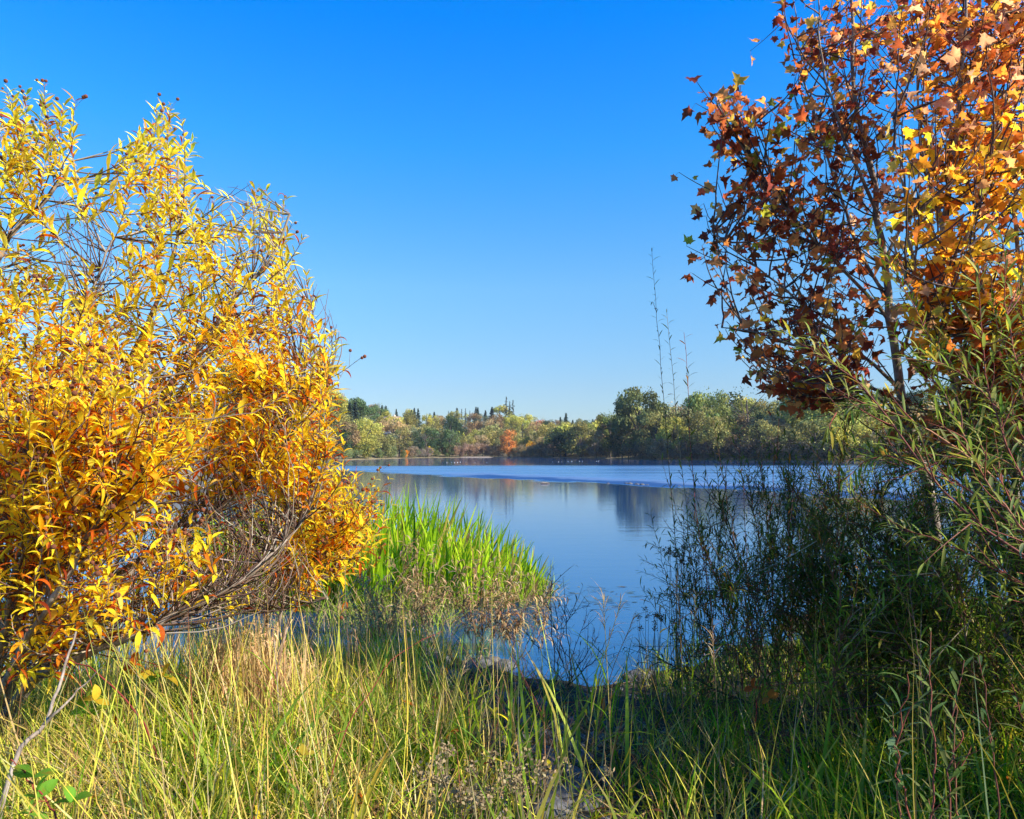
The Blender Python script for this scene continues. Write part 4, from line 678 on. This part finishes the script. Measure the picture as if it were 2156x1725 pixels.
# brambles
OVAL = np.array([.1, .7, 1.0, .95, .65, .05])
def bramble(label, cane, leaves, r=.005):
    b = cane[0]; e = empty('bramble', b, label, 'bramble'); l = spline(cane, 16, .004); mb = MB(); tubes(mb, l, np.linspace(r, r * .4, 16)[None] * .75, 6, (.19, .03, .022)); q, tg = along(l, np.linspace(.03, .97, 40)); blades(mb, q, rng.normal(0, 1, (40, 3)), .011, .004, .2, np.array([1, .05]), (.36, .07, .04), cols=2); mb.build('cane', M_TWIG, e)
    for (c, up, col, S) in leaves:
        s, _ = along(l, V(U(.3, .9))); c = np.asarray(c); mb = MB(); tubes(mb, np.stack([s[0], (s[0] + c) / 2 + V(0, 0, .02), c]), np.array([[.0018, .0015, .0012]]), 4, (.3, .08, .04)); D = np.array([(1, .1, .25), (-1, .1, .25), (.1, -.35, .9)]) + rng.normal(0, .2, (3, 3)); mb.build('leaf_stalk', M_TWIG, e)
        for dd in D:
            mb = MB(); blades(mb, c[None], dd[None], S * U(.8, 1.15), S * .62, U(.3, 1.0, 1), OVAL, np.array(col) * U(.7, 1.2), nor=V(0, .3, -1)[None] + rng.normal(0, .3, (1, 3)), fold=U(.15, .45), tipcol=(.3, .12, .02), tipamt=U(0, .7)); mb.build('leaf', M_LEAF, e)
gcol, ycol, lcol = (.15, .33, .03), (.58, .40, .03), (.26, .34, .04)
bramble('bramble with broad bright green leaves in the bottom left corner', W((130, 1760, 2.4), (100, 1690, 2.5), (60, 1640, 2.5), (20, 1600, 2.5)), [(at(70, 1635, 2.5), 1, gcol, .075), (at(75, 1680, 2.5), 1, gcol, .07), (at(150, 1690, 2.4), 1, gcol, .07), (at(60, 1715, 2.4), 1, gcol, .065)])
bramble('red bramble cane with olive and orange leaves under the big branch', [gbase(330, 1640, 3.6)] + W((320, 1560, 3.5), (250, 1460, 3.5), (160, 1390, 3.5), (75, 1350, 3.6)), [(at(185, 1475, 3.5), 1, lcol, .085), (at(225, 1490, 3.5), 1, lcol, .08), (at(175, 1500, 3.5), 1, gcol, .08), (at(200, 1475, 3.45), 1, ycol, .07)], .007)
bramble('thin red bramble runner with yellow and orange leaves in the left grass', [gbase(110, 1520, 4.2)] + W((160, 1395, 4.2), (260, 1385, 4.1), (330, 1400, 4.0), (400, 1430, 3.9)), [(at(290, 1420, 4.0), 1, ycol, .085), (at(345, 1425, 3.9), 1, ycol, .085), (at(285, 1400, 4.0), 1, (.5, .12, .02), .08), (at(330, 1430, 3.9), 1, gcol, .07)], .004)
bramble('dark red bramble cane crossing the centre grass', [gbase(680, 1680, 3.2)] + W((715, 1570, 3.3), (780, 1450, 3.5), (850, 1370, 3.8), (930, 1330, 4.2)), [(at(640, 1590, 3.3), 1, (.45, .33, .04), .05)], .004)
bramble('low red bramble with rusty leaves in the right shade', [gbase(1600, 1560, 4.2)] + W((1590, 1480, 4.2), (1640, 1440, 4.3), (1720, 1430, 4.4)), [(at(1585, 1450, 4.2), 1, (.36, .09, .02), .06), (at(1620, 1470, 4.2), 1, (.42, .16, .03), .06), (at(1690, 1440, 4.3), 1, (.4, .2, .04), .06)], .004)
# forked dead branch leaning in the lower left
db = empty('dead_branch', gbase(-40, 1700, 2.7), 'grey forked dead branch leaning in the lower left grass', 'branch')
l = spline([gbase(-40, 1700, 2.7)] + W((30, 1600, 2.8), (90, 1530, 2.9), (130, 1430, 3.0), (160, 1330, 3.1)), 18, .003); mb = MB(); tubes(mb, l, np.linspace(.010, .004, 18)[None], 7, (1, 1, 1)); mb.build('limb', M_BARK, db)
l = spline(W((92, 1525, 2.9), (130, 1490, 2.9), (170, 1450, 3.0), (215, 1405, 3.0)), 12, .003); mb = MB(); tubes(mb, l, np.linspace(.006, .002, 12)[None], 6, (1, 1, 1)); mb.build('fork', M_BARK, db)
# yellow flag blades
for X, Y, tx, ty, lb in [(690, 1740, 775, 1585, 'broad yellowing blade leaning right at the bottom centre'), (690, 1730, 770, 1650, 'second yellow blade below the first, ribbed and bent')]:
    b = gbase(X, Y, 2.5); tp = at(tx, ty, 2.7); mb = MB(); d = tp - b; L_ = np.linalg.norm(d); blades(mb, b[None], d[None] + V(0, 0, .12), L_ * 1.1, .03, .5, np.array([.7, .9, 1, .95, .8, .5, .05]), (.52, .48, .04), fold=.3, tipcol=(.7, .33, .04), tipamt=1.0)
    o = mb.build('yellow_blade', M_GRASS, None, org=tuple(b)); tag(o, lb, 'grass blade')
# pale dried flowers at the bottom centre
M_FLUFF = leaf_mat('dried flower', .2, .9, .05)
for X, Y, d, w_, lb in [(930, 1625, 2.8, .17, 'cream clump of dried flower heads at the bottom centre'), (1000, 1670, 2.7, .14, 'second cream flower clump right of the first'), (1115, 1630, 2.9, .12, 'pale dried flowers beside the stony strip'), (1480, 1190, 6.0, .16, 'grey brown flower heads against the water left of the thicket'), (1420, 1165, 6.4, .12, 'small brown flower head above the thicket edge'), (1380, 1300, 6.6, .12, 'faded flower plant at the water gap edge'), (1620, 1560, 3.8, .14, 'rust brown dried flower heads in the right grass')]:
    b = gbase(X, Y + 60, d); tp = at(X, Y, d); e = empty('dried_flower', b, lb, 'dried flowers'); st = MB(); col = (.34, .25, .13) if d < 3 else (.20, .10, .05) if 'rust' in lb else (.28, .2, .13)
    for _ in range(13):
        t2 = tp + rng.normal(0, 1, 3) * V(w_ * .55, w_ * .5, w_ * .3); tubes(st, spline([b + rng.normal(0, .02, 3) * V(1, 1, 0), (b + t2) / 2 + rng.normal(0, .02, 3), t2], 8), np.linspace(.003, .0012, 8)[None], 4, (.24, .19, .1))
        n = 34; q = t2 + rng.normal(0, .013, (n, 3)); fl = MB(); quads(fl, q, rng.normal(0, 1, (n, 3)), U(.005, .0105, n), pick([(1, col), (1, tuple(c * .7 for c in col))], n)); fl.build('flower_head', M_FLUFF, e)
    st.build('stems', M_DRY, e)
# stones
for X, Y, r in [(905, 1375, .14), (925, 1382, .12), (880, 1395, .15), (915, 1410, .16), (950, 1420, .14), (985, 1400, .12), (860, 1420, .14), (900, 1435, .17), (845, 1440, .12), (1010, 1385, .13), (1060, 1390, .13), (1040, 1375, .1), (1330, 1410, .1), (1345, 1408, .12), (1365, 1407, .1), (820, 1425, .1), (780, 1440, .1)]:
    d = 7.6; p = at(X, Y, 1.0) - V(0, 0, EYE); d = (EYE - .08) / -p[2]; q = at(X, Y, d); q[2] = max(float(gz(q[0], q[1])), -.02) + r * .1; stone(q, r, 'grey river cobble at the shaded water edge below the reeds', 'cobbles at the water edge')
for X, Y, r in [(1180, 1540, .09), (1145, 1560, .1), (1110, 1520, .08), (1200, 1580, .1), (1160, 1610, .11), (1195, 1640, .1), (1230, 1600, .07), (1140, 1650, .09), (1180, 1690, .1), (1215, 1665, .08), (1130, 1590, .08), (1250, 1560, .08), (1090, 1480, .08), (1140, 1490, .09), (1060, 1470, .08), (1210, 1520, .08), (1240, 1700, .09), (1160, 1720, .1), (1100, 1560, .07), (1270, 1640, .07)]:
    p = at(X, Y, 1.0) - V(0, 0, EYE); d = (EYE - .5) / -p[2]
    for _ in range(4): d = (EYE - float(gz(p[0] * d, d))) / -p[2]
    q = at(X, Y, d); q[2] = float(gz(q[0], q[1])) + r * .15; stone(q, r, 'grey cobble on the bare stony strip in the centre foreground', 'cobbles on the stony strip')

pb = MB(); v, f = ico(2); y = U(2.4, 7.3, 900); x = .22 + rng.normal(0, .22 + .4 * sstep(4, 6.5, y)); r = .006 + .028 * U(0, 1, 900) ** 3
for a_, b_, c_ in zip(x, y, r): pb.add(v * c_ * V(U(.8, 1.2), U(.8, 1.2), .6) + V(a_, b_, float(gz(a_, b_)) + c_ * .2), [f], (1, 1, 1))
tag(pb.build('pebbles', M_STONE), 'small loose pebbles strewn over the bare strip of bank', 'pebbles', kind='stuff')

n = 70; q = at(U(1190, 1330, n), U(1235, 1285, n), 1.0) - V(0, 0, EYE); q = q / -q[:, 2:3] * EYE + V(0, 0, EYE); q[:, 2] = .004; fw = MB()
blades(fw, q, np.stack([rng.normal(0, 1, n), rng.normal(0, .5, n), U(0, .06, n)], -1), U(.06, .26, n), U(.003, .008, n), U(.05, .9, n), WILP, pick([(2, (.10, .11, .03)), (1, (.22, .18, .07)), (1, (.05, .05, .03))], n), cols=2, nor=np.stack([rng.normal(0, 1, n), rng.normal(0, 1, n), U(0, .15, n)], -1))
tag(fw.build('floating_weed', M_GRASS), 'scraps of weed floating on the water off the tip of the reed bed', 'water weed', kind='stuff')

x, y, z = scatter(420, lambda x, y: .35 + .65 * sstep(.5, -1.5, x), y0=2.0, y1=6.5); n = len(x); fl = MB()
blades(fl, np.stack([x, y, z + U(.02, .3, n)], -1), np.stack([rng.normal(0, 1, n), rng.normal(0, 1, n), U(-.4, .4, n)], -1), U(.05, .11, n), U(.015, .03, n), U(.2, 1.8, n), LEAFP, pick(BUSHPAL_L + [(2, (.3, .12, .04))], n), fold=U(.1, .6, n))
tag(fl.build('fallen_leaves', M_LEAF), 'yellow and rusty fallen leaves caught among the grass', 'fallen leaves', kind='stuff')
sedge('rusty_stems', 520, lambda x, y: np.exp(-((x - .1) / 1.1) ** 2), (.4, .85), (.0035, .006), (.05, .9), [(2, (.30, .10, .05)), (1, (.22, .12, .08)), (1, (.4, .26, .14))], (0, .28), 'thin rusty dead stems standing in the centre grass', 'dead stems', mat=M_DRY, y0=2.8, y1=7.4)
